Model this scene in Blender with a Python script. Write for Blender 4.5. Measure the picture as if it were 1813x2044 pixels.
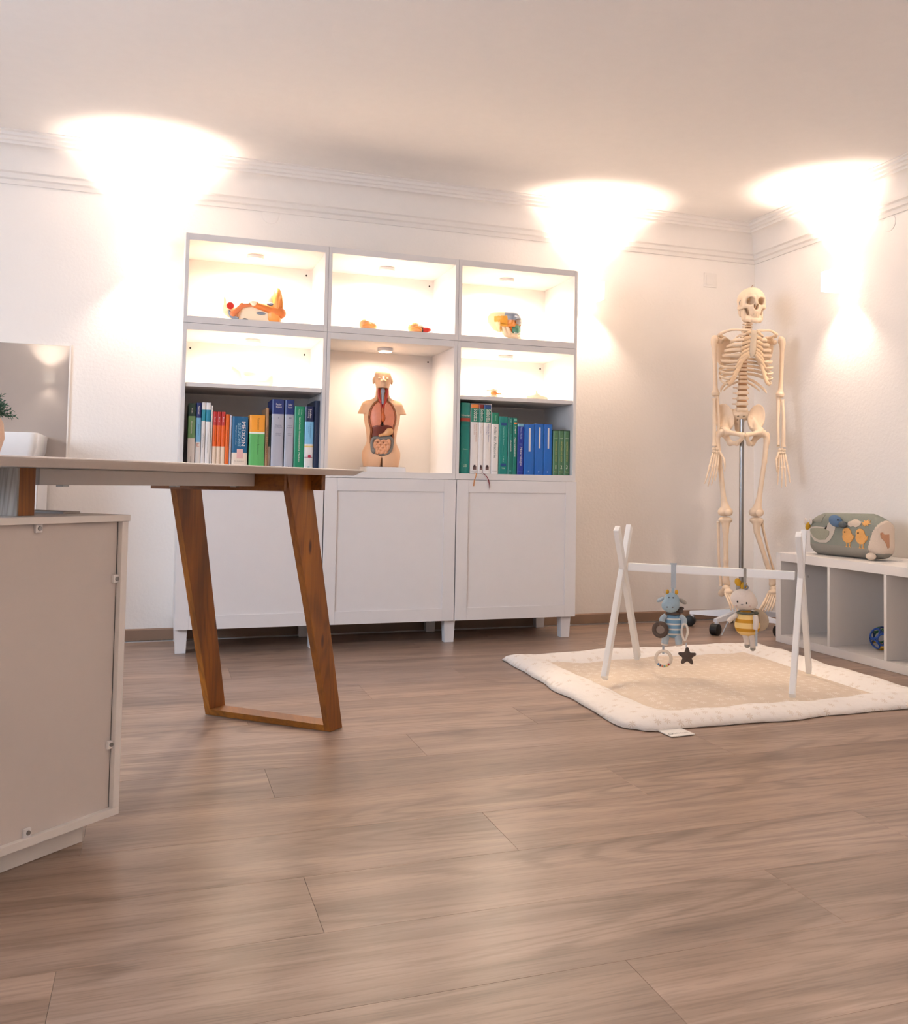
import bpy, bmesh, math, random
import numpy as np
from mathutils import Vector, Matrix, Euler

for o in list(bpy.data.objects):
    bpy.data.objects.remove(o, do_unlink=True)
SC = bpy.context.scene
COL = SC.collection
PI = math.pi
random.seed(4)

# ------------------------------------------------------------------ camera
cam_data = bpy.data.cameras.new('camera')
cam = bpy.data.objects.new('camera', cam_data)
COL.objects.link(cam)
SC.camera = cam
F_PX, IW, IH = 1930.56, 1813.0, 2044.0
yaw, pitch, roll = 0.3506, 0.0464, 0.0156
fw = Vector((math.sin(yaw) * math.cos(pitch), math.cos(yaw) * math.cos(pitch), math.sin(pitch)))
r0 = Vector((math.cos(yaw), -math.sin(yaw), 0))
u0 = r0.cross(fw)
rr = r0 * math.cos(roll) + u0 * math.sin(roll)
uu = -r0 * math.sin(roll) + u0 * math.cos(roll)
mw = Matrix((rr, uu, -fw)).transposed().to_4x4()
mw.translation = Vector((-0.0759, -4.6655, 0.7222))
cam.matrix_world = mw
cam_data.sensor_fit = 'VERTICAL'
cam_data.sensor_height = 24.0
cam_data.lens = F_PX / IH * 24.0
cam_data.shift_x = -118.72 / IH
cam_data.shift_y = -144.68 / IH
cam_data.clip_start = 0.02

# ------------------------------------------------------------------ light
SC.view_settings.view_transform = 'Standard'
SC.view_settings.look = 'None'
SC.view_settings.gamma = 1.0
SC.view_settings.use_curve_mapping = False
SC.view_settings.exposure = 1.0

LAMP = (1.0, 0.80, 0.65)        # warm wall lamps
PUCK = (1.0, 0.80, 0.60)
DAY = (0.72, 0.84, 1.0)

world = bpy.data.worlds.new('world')
SC.world = world
world.use_nodes = True
world.node_tree.nodes['Background'].inputs[0].default_value = (0.62, 0.75, 1.0, 1)
world.node_tree.nodes['Background'].inputs[1].default_value = 1.0


def add_light(name, kind, loc, direction, energy, color, parent=None, **kw):
    d = bpy.data.lights.new(name, kind)
    d.energy = energy
    d.color = color
    for k, v in kw.items():
        setattr(d, k, v)
    o = bpy.data.objects.new(name, d)
    COL.objects.link(o)
    o.location = loc
    o.rotation_euler = Vector(direction).to_track_quat('-Z', 'Y').to_euler()
    if parent:
        o.parent = parent
        o.matrix_parent_inverse = parent.matrix_basis.inverted()
    return o


# daylight entering through the window in the left wall (outside the picture)
add_light('window_daylight', 'AREA', (-2.74, -2.95, 1.42), (1, 0.0, -0.2), 50, DAY, shape='RECTANGLE', size=2.3, size_y=1.2)
SCONCE_W = 19.0
PUCK_W = {'top': 2.9, 'mid': 3.0, 'torso': 1.5}

# ------------------------------------------------------------------ helpers
def s2l(c):
    c = c / 255.0
    return c / 12.92 if c <= 0.04045 else ((c + 0.055) / 1.055) ** 2.4


def rgb(r, g, b):
    return (s2l(r), s2l(g), s2l(b), 1.0)


MATS = {}


def mat(name, col, rough=0.5, metal=0.0, var=0.0, vscale=20.0, bump=0.0, bscale=60.0, emit=0.0, coat=0.0, alpha_t=0.0, spec=0.5):
    """principled material with optional noise variation of its colour and fine bump"""
    if name in MATS:
        return MATS[name]
    m = bpy.data.materials.new(name)
    m.use_nodes = True
    nt = m.node_tree
    b = nt.nodes['Principled BSDF']
    b.inputs['Base Color'].default_value = col
    b.inputs['Roughness'].default_value = rough
    b.inputs['Metallic'].default_value = metal
    b.inputs['Coat Weight'].default_value = coat
    b.inputs['Transmission Weight'].default_value = alpha_t
    b.inputs['Specular IOR Level'].default_value = spec
    if emit:
        b.inputs['Emission Color'].default_value = col
        b.inputs['Emission Strength'].default_value = emit
    tc = nt.nodes.new('ShaderNodeTexCoord')
    if var or True:
        n = nt.nodes.new('ShaderNodeTexNoise')
        n.inputs['Scale'].default_value = vscale
        n.inputs['Detail'].default_value = 4
        nt.links.new(tc.outputs['Object'], n.inputs['Vector'])
        mx = nt.nodes.new('ShaderNodeMixRGB')
        v = max(var, 0.02)
        mx.inputs[1].default_value = tuple(max(0, c * (1 - v)) for c in col[:3]) + (1,)
        mx.inputs[2].default_value = tuple(min(1, c * (1 + v)) for c in col[:3]) + (1,)
        nt.links.new(n.outputs['Fac'], mx.inputs[0])
        nt.links.new(mx.outputs[0], b.inputs['Base Color'])
    if bump:
        n2 = nt.nodes.new('ShaderNodeTexNoise')
        n2.inputs['Scale'].default_value = bscale
        n2.inputs['Detail'].default_value = 3
        nt.links.new(tc.outputs['Object'], n2.inputs['Vector'])
        bp = nt.nodes.new('ShaderNodeBump')
        bp.inputs['Strength'].default_value = bump
        bp.inputs['Distance'].default_value = 0.01
        nt.links.new(n2.outputs['Fac'], bp.inputs['Height'])
        nt.links.new(bp.outputs[0], b.inputs['Normal'])
    MATS[name] = m
    return m


def ramp(nt, stops, interp='LINEAR'):
    r = nt.nodes.new('ShaderNodeValToRGB')
    r.color_ramp.interpolation = interp
    el = r.color_ramp.elements
    while len(el) < len(stops):
        el.new(0.5)
    for e, (p, c) in zip(el, stops):
        e.position = p
        e.color = c
    return r


def mapping(nt, scale, coord='Object', rnd=0.0):
    tc = nt.nodes.new('ShaderNodeTexCoord')
    mp = nt.nodes.new('ShaderNodeMapping')
    mp.inputs['Scale'].default_value = scale
    nt.links.new(tc.outputs[coord], mp.inputs['Vector'])
    if rnd:
        oi = nt.nodes.new('ShaderNodeObjectInfo')
        mu = nt.nodes.new('ShaderNodeVectorMath')
        mu.operation = 'SCALE'
        mu.inputs[0].default_value = (rnd, rnd * 0.37, rnd * 0.61)
        nt.links.new(oi.outputs['Random'], mu.inputs['Scale'])
        nt.links.new(mu.outputs[0], mp.inputs['Location'])
    return mp


def wood(name, dark, mid, light, long_axis=0, rough=0.45, fine=110.0, knots=False, rnd=0.0, ring=0.25, spec=0.5, lines=150.0, pores=0.55, tone=(0.9, 7.0), pore_len=3.0):
    m = bpy.data.materials.new(name)
    m.use_nodes = True
    nt = m.node_tree
    b = nt.nodes['Principled BSDF']
    b.inputs['Roughness'].default_value = rough
    b.inputs['Specular IOR Level'].default_value = spec
    def sc(a, c):
        s = [c, c, c]
        s[long_axis] = a
        return tuple(s)
    m1 = mapping(nt, sc(*tone), rnd=rnd)
    n1 = nt.nodes.new('ShaderNodeTexNoise')
    n1.inputs['Scale'].default_value = 1.6
    n1.inputs['Detail'].default_value = 5
    n1.inputs['Roughness'].default_value = 0.6
    nt.links.new(m1.outputs[0], n1.inputs['Vector'])
    r1 = ramp(nt, [(0.3, dark), (0.5, mid), (0.7, light)])
    nt.links.new(n1.outputs['Fac'], r1.inputs[0])
    # cathedral figure: contour lines of a stretched noise
    m2 = mapping(nt, sc(0.55, 4.2), rnd=rnd)
    nc = nt.nodes.new('ShaderNodeTexNoise')
    nc.inputs['Scale'].default_value = 1.5
    nc.inputs['Detail'].default_value = 2.0
    nc.inputs['Roughness'].default_value = 0.35
    nt.links.new(m2.outputs[0], nc.inputs['Vector'])
    mu_ = nt.nodes.new('ShaderNodeMath')
    mu_.operation = 'MULTIPLY'
    mu_.inputs[1].default_value = lines
    nt.links.new(nc.outputs['Fac'], mu_.inputs[0])
    sn = nt.nodes.new('ShaderNodeMath')
    sn.operation = 'SINE'
    nt.links.new(mu_.outputs[0], sn.inputs[0])
    w = nt.nodes.new('ShaderNodeMath')
    w.operation = 'MULTIPLY_ADD'
    w.inputs[1].default_value = 0.5
    w.inputs[2].default_value = 0.5
    nt.links.new(sn.outputs[0], w.inputs[0])
    # fine pores
    m3 = mapping(nt, sc(pore_len, fine), rnd=rnd)
    n3 = nt.nodes.new('ShaderNodeTexNoise')
    n3.inputs['Scale'].default_value = 1.5
    n3.inputs['Detail'].default_value = 3
    nt.links.new(m3.outputs[0], n3.inputs['Vector'])
    r3 = ramp(nt, [(0.36, (0.66, 0.65, 0.64, 1)), (0.52, (1, 1, 1, 1))])
    nt.links.new(n3.outputs['Fac'], r3.inputs[0])
    rw = ramp(nt, [(0.0, (0.70, 0.68, 0.66, 1)), (0.40, (1, 1, 1, 1)), (1.0, (1.06, 1.06, 1.06, 1))])
    nt.links.new(w.outputs[0], rw.inputs[0])
    a = nt.nodes.new('ShaderNodeMixRGB')
    a.blend_type = 'MULTIPLY'
    mk_ = mapping(nt, sc(0.8, 3.0), rnd=rnd * 1.7)
    nm = nt.nodes.new('ShaderNodeTexNoise')
    nm.inputs['Scale'].default_value = 1.3
    nm.inputs['Detail'].default_value = 1
    nt.links.new(mk_.outputs[0], nm.inputs['Vector'])
    rm = ramp(nt, [(0.40, (0.05, 0.05, 0.05, 1)), (0.56, (ring * 3.2, ring * 3.2, ring * 3.2, 1))])
    nt.links.new(nm.outputs['Fac'], rm.inputs[0])
    nt.links.new(rm.outputs[0], a.inputs[0])
    nt.links.new(r1.outputs[0], a.inputs[1])
    nt.links.new(rw.outputs[0], a.inputs[2])
    c = nt.nodes.new('ShaderNodeMixRGB')
    c.blend_type = 'MULTIPLY'
    c.inputs[0].default_value = pores
    nt.links.new(a.outputs[0], c.inputs[1])
    nt.links.new(r3.outputs[0], c.inputs[2])
    out = c.outputs[0]
    if rnd:
        oi = nt.nodes.new('ShaderNodeObjectInfo')
        rr_ = ramp(nt, [(0, (0.90, 0.90, 0.91, 1)), (1, (1.06, 1.04, 1.02, 1))])
        nt.links.new(oi.outputs['Random'], rr_.inputs[0])
        d = nt.nodes.new('ShaderNodeMixRGB')
        d.blend_type = 'MULTIPLY'
        d.inputs[0].default_value = 1.0
        nt.links.new(out, d.inputs[1])
        nt.links.new(rr_.outputs[0], d.inputs[2])
        out = d.outputs[0]
    if knots:
        mk = mapping(nt, sc(3.0, 9.0))
        v = nt.nodes.new('ShaderNodeTexVoronoi')
        v.inputs['Scale'].default_value = 1.7
        nt.links.new(mk.outputs[0], v.inputs['Vector'])
        rk = ramp(nt, [(0.0, (0.12, 0.08, 0.06, 1)), (0.07, (0.35, 0.28, 0.22, 1)), (0.13, (1, 1, 1, 1))])
        nt.links.new(v.outputs['Distance'], rk.inputs[0])
        d = nt.nodes.new('ShaderNodeMixRGB')
        d.blend_type = 'MULTIPLY'
        d.inputs[0].default_value = 1.0
        nt.links.new(out, d.inputs[1])
        nt.links.new(rk.outputs[0], d.inputs[2])
        out = d.outputs[0]
    nt.links.new(out, b.inputs['Base Color'])
    bp = nt.nodes.new('ShaderNodeBump')
    bp.inputs['Strength'].default_value = 0.12
    bp.inputs['Distance'].default_value = 0.002
    nt.links.new(n3.outputs['Fac'], bp.inputs['Height'])
    nt.links.new(bp.outputs[0], b.inputs['Normal'])
    MATS[name] = m
    return m


class MB:
    """collects shapes that become ONE mesh"""
    def __init__(s):
        s.v, s.f, s.mi = [], [], []

    def add(s, verts, faces, mi=0):
        n = len(s.v)
        s.v += [tuple(map(float, p)) for p in verts]
        for f in faces:
            s.f.append(tuple(i + n for i in f))
            s.mi.append(mi)
        return s

    def box(s, x0, x1, y0, y1, z0, z1, bev=0.0, mi=0, M=None):
        bm = bmesh.new()
        bmesh.ops.create_cube(bm, size=1.0)
        for v in bm.verts:
            v.co = Vector(((x0 + x1) / 2 + v.co.x * (x1 - x0), (y0 + y1) / 2 + v.co.y * (y1 - y0), (z0 + z1) / 2 + v.co.z * (z1 - z0)))
        if bev:
            bmesh.ops.bevel(bm, geom=list(bm.edges), offset=bev, segments=2, affect='EDGES', profile=0.7)
        return s.bm(bm, mi, M)

    def bm(s, bm, mi=0, M=None):
        bm.verts.index_update()
        vs = [(M @ v.co) if M else v.co.copy() for v in bm.verts]
        s.add(vs, [[v.index for v in f.verts] for f in bm.faces], mi)
        bm.free()
        return s

    def tube(s, pts, rad, seg=10, mi=0, caps=True, flat=1.0, smooth=0):
        """round tube through pts; rad is one radius or one per point; flat squeezes the section"""
        P = [Vector(p) for p in pts]
        R = list(rad) if hasattr(rad, '__len__') else [rad] * len(P)
        if smooth:
            P, R = spline(P, R, smooth)
        n = len(P)
        rings = []
        t0 = (P[1] - P[0]).normalized()
        ref = Vector((0, 1, 0)) if abs(t0.y) < 0.9 else Vector((1, 0, 0))
        nrm = (ref - t0 * ref.dot(t0)).normalized()
        for i in range(n):
            t = (P[min(i + 1, n - 1)] - P[max(i - 1, 0)]).normalized()
            nrm = (nrm - t * nrm.dot(t)).normalized()
            bi = t.cross(nrm)
            rings.append([P[i] + (nrm * math.cos(2 * PI * k / seg) * flat + bi * math.sin(2 * PI * k / seg)) * R[i] for k in range(seg)])
        vs = [p for r in rings for p in r]
        fs = []
        for i in range(n - 1):
            for k in range(seg):
                k2 = (k + 1) % seg
                fs.append((i * seg + k, i * seg + k2, (i + 1) * seg + k2, (i + 1) * seg + k))
        if caps:
            fs.append(tuple(reversed(range(seg))))
            fs.append(tuple((n - 1) * seg + k for k in range(seg)))
        return s.add(vs, fs, mi)

    def lathe(s, prof, c=(0, 0, 0), seg=24, mi=0, M=None):
        """prof: (radius, z) from bottom to top"""
        vs, fs = [], []
        for r, z in prof:
            for k in range(seg):
                a = 2 * PI * k / seg
                p = Vector((r * math.cos(a), r * math.sin(a), z))
                p = (M @ p) if M else p
                vs.append(p + Vector(c))
        for i in range(len(prof) - 1):
            for k in range(seg):
                k2 = (k + 1) % seg
                fs.append((i * seg + k, i * seg + k2, (i + 1) * seg + k2, (i + 1) * seg + k))
        fs.append(tuple(reversed(range(seg))))
        fs.append(tuple((len(prof) - 1) * seg + k for k in range(seg)))
        return s.add(vs, fs, mi)

    def ell(s, c, r, seg=16, rings=10, mi=0, M=None):
        vs, fs = [], []
        vs.append(Vector((0, 0, -1)))
        for i in range(1, rings):
            a = -PI / 2 + PI * i / rings
            for k in range(seg):
                b = 2 * PI * k / seg
                vs.append(Vector((math.cos(a) * math.cos(b), math.cos(a) * math.sin(b), math.sin(a))))
        vs.append(Vector((0, 0, 1)))
        vs = [Vector((v.x * r[0], v.y * r[1], v.z * r[2])) for v in vs]
        if M:
            vs = [M @ v for v in vs]
        vs = [v + Vector(c) for v in vs]
        top = len(vs) - 1
        for k in range(seg):
            k2 = (k + 1) % seg
            fs.append((0, 1 + k2, 1 + k))
            for i in range(rings - 2):
                fs.append((1 + i * seg + k, 1 + i * seg + k2, 1 + (i + 1) * seg + k2, 1 + (i + 1) * seg + k))
            fs.append((top, 1 + (rings - 2) * seg + k, 1 + (rings - 2) * seg + k2))
        return s.add(vs, fs, mi)

    def prism(s, poly, d0, d1, fn, mi=0, bev=0.0):
        """poly: 2-D outline (counter-clockwise); fn(a, b, d) -> 3-D point; extruded from d0 to d1"""
        n = len(poly)
        vs = [fn(a, b, d0) for a, b in poly] + [fn(a, b, d1) for a, b in poly]
        fs = [tuple(range(n)), tuple(reversed(range(n, 2 * n)))]
        for i in range(n):
            j = (i + 1) % n
            fs.append((i, i + n, j + n, j))
        return s.add(vs, fs, mi)

    def torus(s, c, R, r, u, v, seg=28, sec=8, mi=0, arc=2 * PI):
        u, v = Vector(u).normalized(), Vector(v).normalized()
        w = u.cross(v)
        c = Vector(c)
        vs, fs = [], []
        for i in range(seg):
            a = arc * i / seg
            d = u * math.cos(a) + v * math.sin(a)
            for k in range(sec):
                b = 2 * PI * k / sec
                vs.append(c + d * (R + r * math.cos(b)) + w * r * math.sin(b))
        for i in range(seg):
            i2 = (i + 1) % seg
            for k in range(sec):
                k2 = (k + 1) % sec
                fs.append((i * sec + k, i2 * sec + k, i2 * sec + k2, i * sec + k2))
        return s.add(vs, fs, mi)


def spline(P, R, sub):
    out, ro = [], []
    n = len(P)
    for i in range(n - 1):
        p0, p1, p2, p3 = P[max(i - 1, 0)], P[i], P[i + 1], P[min(i + 2, n - 1)]
        for k in range(sub):
            t = k / sub
            a = 2 * p1
            b = p2 - p0
            c = 2 * p0 - 5 * p1 + 4 * p2 - p3
            d = -p0 + 3 * p1 - 3 * p2 + p3
            out.append(0.5 * (a + b * t + c * t * t + d * t ** 3))
            ro.append(R[i] + (R[i + 1] - R[i]) * t)
    out.append(P[-1])
    ro.append(R[-1])
    return out, ro


def link(name, me, parent=None, world=True):
    o = bpy.data.objects.new(name, me)
    COL.objects.link(o)
    if parent is not None:
        o.parent = parent
    return o


def wmat(o):
    """world matrix without waiting for the depsgraph"""
    m = o.matrix_basis.copy()
    return wmat(o.parent) @ m if o.parent else m


def obj(name, mb, mats, parent=None, smooth=False, local=False, label=None, angle=None):
    """one mesh object; vertices are given in world space unless local"""
    me = bpy.data.meshes.new(name)
    vs = mb.v
    if parent is not None and not local:
        inv = wmat(parent).inverted()
        vs = [inv @ Vector(p) for p in vs]
    me.from_pydata([tuple(p) for p in vs], [], mb.f)
    if not isinstance(mats, (list, tuple)):
        mats = [mats]
    for m in mats:
        me.materials.append(m)
    if len(mats) > 1:
        me.polygons.foreach_set('material_index', mb.mi)
    bm = bmesh.new()
    bm.from_mesh(me)
    bmesh.ops.recalc_face_normals(bm, faces=bm.faces)
    bm.to_mesh(me)
    bm.free()
    if smooth:
        me.polygons.foreach_set('use_smooth', [True] * len(me.polygons))
        if angle:
            me.set_sharp_from_angle(angle=math.radians(angle))
    o = link(name, me, parent)
    if label:
        o['label'] = label
    return o


def tag(o, label, cat, group=None):
    o['label'] = label
    o['category'] = cat
    if group:
        o['group'] = group
    return o


def thing(name, label, cat, loc=(0, 0, 0), rz=0.0, group=None):
    o = bpy.data.objects.new(name, None)
    COL.objects.link(o)
    o.empty_display_size = 0.05
    o.location = loc
    o.rotation_euler = (0, 0, rz)
    return tag(o, label, cat, group)


def struct(o):
    o['kind'] = 'structure'
    return o


# ---- implicit surfaces ------------------------------------------------
def nets(f, lo, hi, h):
    lo = np.array(lo, float)
    n = np.ceil((np.array(hi) - lo) / h).astype(int) + 1
    ax = [lo[i] + h * np.arange(n[i]) for i in range(3)]
    X, Y, Z = np.meshgrid(*ax, indexing='ij')
    V = f(X, Y, Z)
    S = V < 0
    sl = lambda o: tuple(slice(o[i], n[i] - 1 + o[i]) for i in range(3))
    cs = n - 1
    acc = np.zeros(tuple(cs) + (3,))
    cnt = np.zeros(tuple(cs))
    for d in range(3):
        o1, o2 = [k for k in range(3) if k != d]
        for a in (0, 1):
            for b in (0, 1):
                A = [0, 0, 0]
                A[o1], A[o2] = a, b
                B = list(A)
                B[d] = 1
                va, vb = V[sl(A)], V[sl(B)]
                m = S[sl(A)] != S[sl(B)]
                t = np.where(m, va / np.where(m, va - vb, 1), 0)
                for k in range(3):
                    acc[..., k] += m * (A[k] + (t if k == d else 0))
                cnt += m
    act = cnt > 0
    idx = -np.ones(tuple(cs), int)
    idx[act] = np.arange(act.sum())
    cells = np.argwhere(act)
    verts = lo + h * (cells + acc[act] / cnt[act][:, None])
    faces = []
    for d in range(3):
        o1, o2 = [(1, 2), (2, 0), (0, 1)][d]
        s0 = [slice(None)] * 3
        s1 = [slice(None)] * 3
        s0[d], s1[d] = slice(0, -1), slice(1, None)
        diff = S[tuple(s0)] != S[tuple(s1)]
        E = np.argwhere(diff)
        E = E[(E[:, o1] > 0) & (E[:, o2] > 0) & (E[:, o1] < cs[o1]) & (E[:, o2] < cs[o2])]
        inside = S[E[:, 0], E[:, 1], E[:, 2]]
        def g(a, b):
            q = E.copy()
            q[:, o1] -= a
            q[:, o2] -= b
            return idx[q[:, 0], q[:, 1], q[:, 2]]
        Q = np.stack([g(1, 1), g(0, 1), g(0, 0), g(1, 0)], 1)
        Q[~inside] = Q[~inside][:, ::-1]
        faces.append(Q)
    return verts, np.concatenate(faces)


def sdf_mb(f, lo, hi, h, M=None):
    v, q = nets(f, lo, hi, h)
    mb = MB()
    if M is not None:
        v = [M @ Vector(p) for p in v]
    mb.add(v, [tuple(int(i) for i in r) for r in q])
    return mb


def sE(c, r, R=None):
    """ellipsoid"""
    def f(X, Y, Z):
        x, y, z = X - c[0], Y - c[1], Z - c[2]
        if R is not None:
            x, y, z = (R[0][0] * x + R[1][0] * y + R[2][0] * z, R[0][1] * x + R[1][1] * y + R[2][1] * z, R[0][2] * x + R[1][2] * y + R[2][2] * z)
        k0 = np.sqrt((x / r[0]) ** 2 + (y / r[1]) ** 2 + (z / r[2]) ** 2)
        k1 = np.sqrt((x / r[0] ** 2) ** 2 + (y / r[1] ** 2) ** 2 + (z / r[2] ** 2) ** 2)
        return k0 * (k0 - 1.0) / np.maximum(k1, 1e-9)
    return f


def sC(a, b, ra, rb=None):
    """tapered capsule"""
    rb = ra if rb is None else rb
    a, b = np.array(a, float), np.array(b, float)
    ab = b - a
    L = ab @ ab
    def f(X, Y, Z):
        x, y, z = X - a[0], Y - a[1], Z - a[2]
        t = np.clip((x * ab[0] + y * ab[1] + z * ab[2]) / L, 0, 1)
        return np.sqrt((x - t * ab[0]) ** 2 + (y - t * ab[1]) ** 2 + (z - t * ab[2]) ** 2) - (ra + (rb - ra) * t)
    return f


def sB(c, hs, r=0.0, R=None):
    """rounded box"""
    def f(X, Y, Z):
        x, y, z = X - c[0], Y - c[1], Z - c[2]
        if R is not None:
            x, y, z = (R[0][0] * x + R[1][0] * y + R[2][0] * z, R[0][1] * x + R[1][1] * y + R[2][1] * z, R[0][2] * x + R[1][2] * y + R[2][2] * z)
        qx, qy, qz = np.abs(x) - hs[0] + r, np.abs(y) - hs[1] + r, np.abs(z) - hs[2] + r
        return np.sqrt(np.maximum(qx, 0) ** 2 + np.maximum(qy, 0) ** 2 + np.maximum(qz, 0) ** 2) + np.minimum(np.maximum(qx, np.maximum(qy, qz)), 0) - r
    return f


def smin(a, b, k):
    h = np.clip(0.5 + 0.5 * (b - a) / k, 0, 1)
    return b + (a - b) * h - k * h * (1 - h)


def sU(k, *fs):
    def f(X, Y, Z):
        d = fs[0](X, Y, Z)
        for g in fs[1:]:
            d = smin(d, g(X, Y, Z), k)
        return d
    return f


def sD(k, A, *Bs):
    def f(X, Y, Z):
        d = A(X, Y, Z)
        for B in Bs:
            d = -smin(-d, B(X, Y, Z), k)
        return d
    return f


def sI(A, B):
    return lambda X, Y, Z: np.maximum(A(X, Y, Z), B(X, Y, Z))


def mirror(f):
    return lambda X, Y, Z: f(np.abs(X), Y, Z)


def rotm(ax, deg):
    return [list(r) for r in Matrix.Rotation(math.radians(deg), 3, ax)]


# ---- lettering ----------------------------------------------------------
def text_mb(body, fit_w, fit_h, place, thick=0.0):
    """flat lettering scaled into fit_w x fit_h; place(tx, ty) -> 3-D point, text centred on 0,0"""
    cu = bpy.data.curves.new('lettering', 'FONT')
    cu.body = body
    cu.resolution_u = 2
    cu.offset = thick
    o = bpy.data.objects.new('lettering', cu)
    COL.objects.link(o)
    me = bpy.data.meshes.new_from_object(o)
    vs = [v.co.copy() for v in me.vertices]
    fs = [tuple(p.vertices) for p in me.polygons]
    bpy.data.objects.remove(o, do_unlink=True)
    bpy.data.curves.remove(cu)
    bpy.data.meshes.remove(me)
    x0, x1 = min(v.x for v in vs), max(v.x for v in vs)
    y0, y1 = min(v.y for v in vs), max(v.y for v in vs)
    sx, sy = fit_w / (x1 - x0), fit_h / (y1 - y0)
    if sx > sy * 1.5:
        sx = sy * 1.5
    mb = MB()
    mb.add([place((v.x - (x0 + x1) / 2) * sx, (v.y - (y0 + y1) / 2) * sy) for v in vs], fs)
    return mb

# ------------------------------------------------------------------ materials
white = rgb(236, 234, 232)
M_wall = mat('plaster_white', rgb(242, 236, 230), 0.85, bump=0.12, bscale=70, var=0.015, vscale=3, spec=0.2)
M_ceil = mat('ceiling_white', rgb(244, 239, 235), 0.9, bump=0.08, bscale=30, spec=0.2)
M_trim = mat('stucco_white', rgb(236, 230, 224), 0.75, spec=0.3)
M_base = mat('skirting_brown', rgb(146, 118, 98), 0.5, var=0.12, vscale=9)
M_lac = mat('white_lacquer', rgb(224, 221, 221), 0.34)
M_lacin = mat('white_foil', rgb(220, 216, 214), 0.45)
M_lam = mat('white_laminate', rgb(226, 221, 217), 0.4)
M_dark = mat('black_plastic', rgb(14, 13, 13), 0.45)
M_plank = wood('oak_plank', rgb(126, 105, 91), rgb(155, 131, 114), rgb(176, 152, 135), 0, rough=0.34, fine=105, rnd=37.0, ring=0.25, spec=0.5, lines=85.0, pores=0.6, tone=(0.42, 5.2), pore_len=7.0)
M_leg = wood('stained_wood', rgb(96, 52, 7), rgb(132, 75, 12), rgb(158, 95, 22), 2, rough=0.42, fine=90, knots=True, ring=0.2)
M_leg2 = wood('stained_wood_beam', rgb(98, 54, 8), rgb(132, 77, 14), rgb(156, 96, 26), 1, rough=0.45, fine=90, ring=0.2)
M_daylit = wood('daylit_wood', rgb(120, 110, 102), rgb(148, 138, 128), rgb(168, 158, 148), 2, rough=0.4, fine=80, ring=0.3)  # block wood greyed, with window daylight put into the colour
M_chrome = mat('steel', rgb(150, 148, 146), 0.28, metal=1.0)
M_ceramic = mat('ceramic', rgb(238, 238, 238), 0.08)

XL, XR, YB, ZC = -2.6, 3.08, -6.2, 2.2

# ------------------------------------------------------------------ setting
def shell(name, parts, m):
    mb = MB()
    for p in parts:
        mb.box(*p)
    return struct(obj(name, mb, m))

floor = shell('floor', [(XL - .2, XR + .2, YB - .2, 0.2, -0.06, -0.0095)], mat('joint_brown', rgb(112, 94, 82), 0.8))
T = 0.2
shell('wall_back', [(XL - T, XR + T, 0.0, T, -0.06, 2.5)], M_wall)
shell('wall_right', [(XR, XR + T, YB, 0.0, -0.06, 2.5)], M_wall)
shell('wall_rear', [(XL - T, XR + T, YB - T, YB, -0.06, 2.5)], M_wall)
shell('wall_left', [(XL - T, XL, YB, -4.1, -0.06, 2.5), (XL - T, XL, -1.8, 0.0, -0.06, 2.5),
                    (XL - T, XL, -4.1, -1.8, -0.06, 0.82), (XL - T, XL, -4.1, -1.8, 2.02, 2.5)], M_wall)
shell('ceiling', [(XL - T, XR + T, YB - T, T, ZC, 2.5)], M_ceil)
win = struct(obj('window_1', MB().box(XL - .12, XL - .07, -4.1, -4.03, .82, 2.02).box(XL - .12, XL - .07, -1.87, -1.8, .82, 2.02)
                 .box(XL - .12, XL - .07, -4.03, -1.87, .82, .89).box(XL - .12, XL - .07, -4.03, -1.87, 1.95, 2.02)
                 .box(XL - .12, XL - .07, -2.98, -2.92, .89, 1.95), M_lac))

# floor planks, running along x, a third of a length of offset from row to row
PW, PL = 0.2325, 1.22
plank_me = {}
def plank(x0, x1, y0):
    key = round(x1 - x0, 3)
    if key not in plank_me:
        bm = bmesh.new()
        bmesh.ops.create_cube(bm, size=1.0)
        for v in bm.verts:
            v.co = Vector(((v.co.x + .5) * (key - .0004) + .0002, (v.co.y + .5) * (PW - .0004) + .0002, -.0095 + (v.co.z + .5) * .0095))
        te = [e for e in bm.edges if all(v.co.z > -.001 for v in e.verts)]
        bmesh.ops.bevel(bm, geom=te, offset=.0004, segments=1, affect='EDGES')
        me = bpy.data.meshes.new('plank')
        bm.to_mesh(me)
        bm.free()
        me.materials.append(M_plank)
        plank_me[key] = me
    o = link('plank', plank_me[key], floor)
    o.location = (x0, y0, 0)
offs = [0.615, 1.025, 0.195]            # joint positions for rows starting at y = -3.5425
row = -12
while True:
    y0 = -3.5425 + row * PW
    if y0 > -0.01:
        break
    if y0 + PW > YB:
        j = offs[row % 3] - 5 * PL
        while j < XR:
            a, b = max(j, XL), min(j + PL, XR)
            if b - a > .02 and y0 + PW < 0.05:
                plank(a, b, y0)
            j += PL
    row += 1

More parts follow.
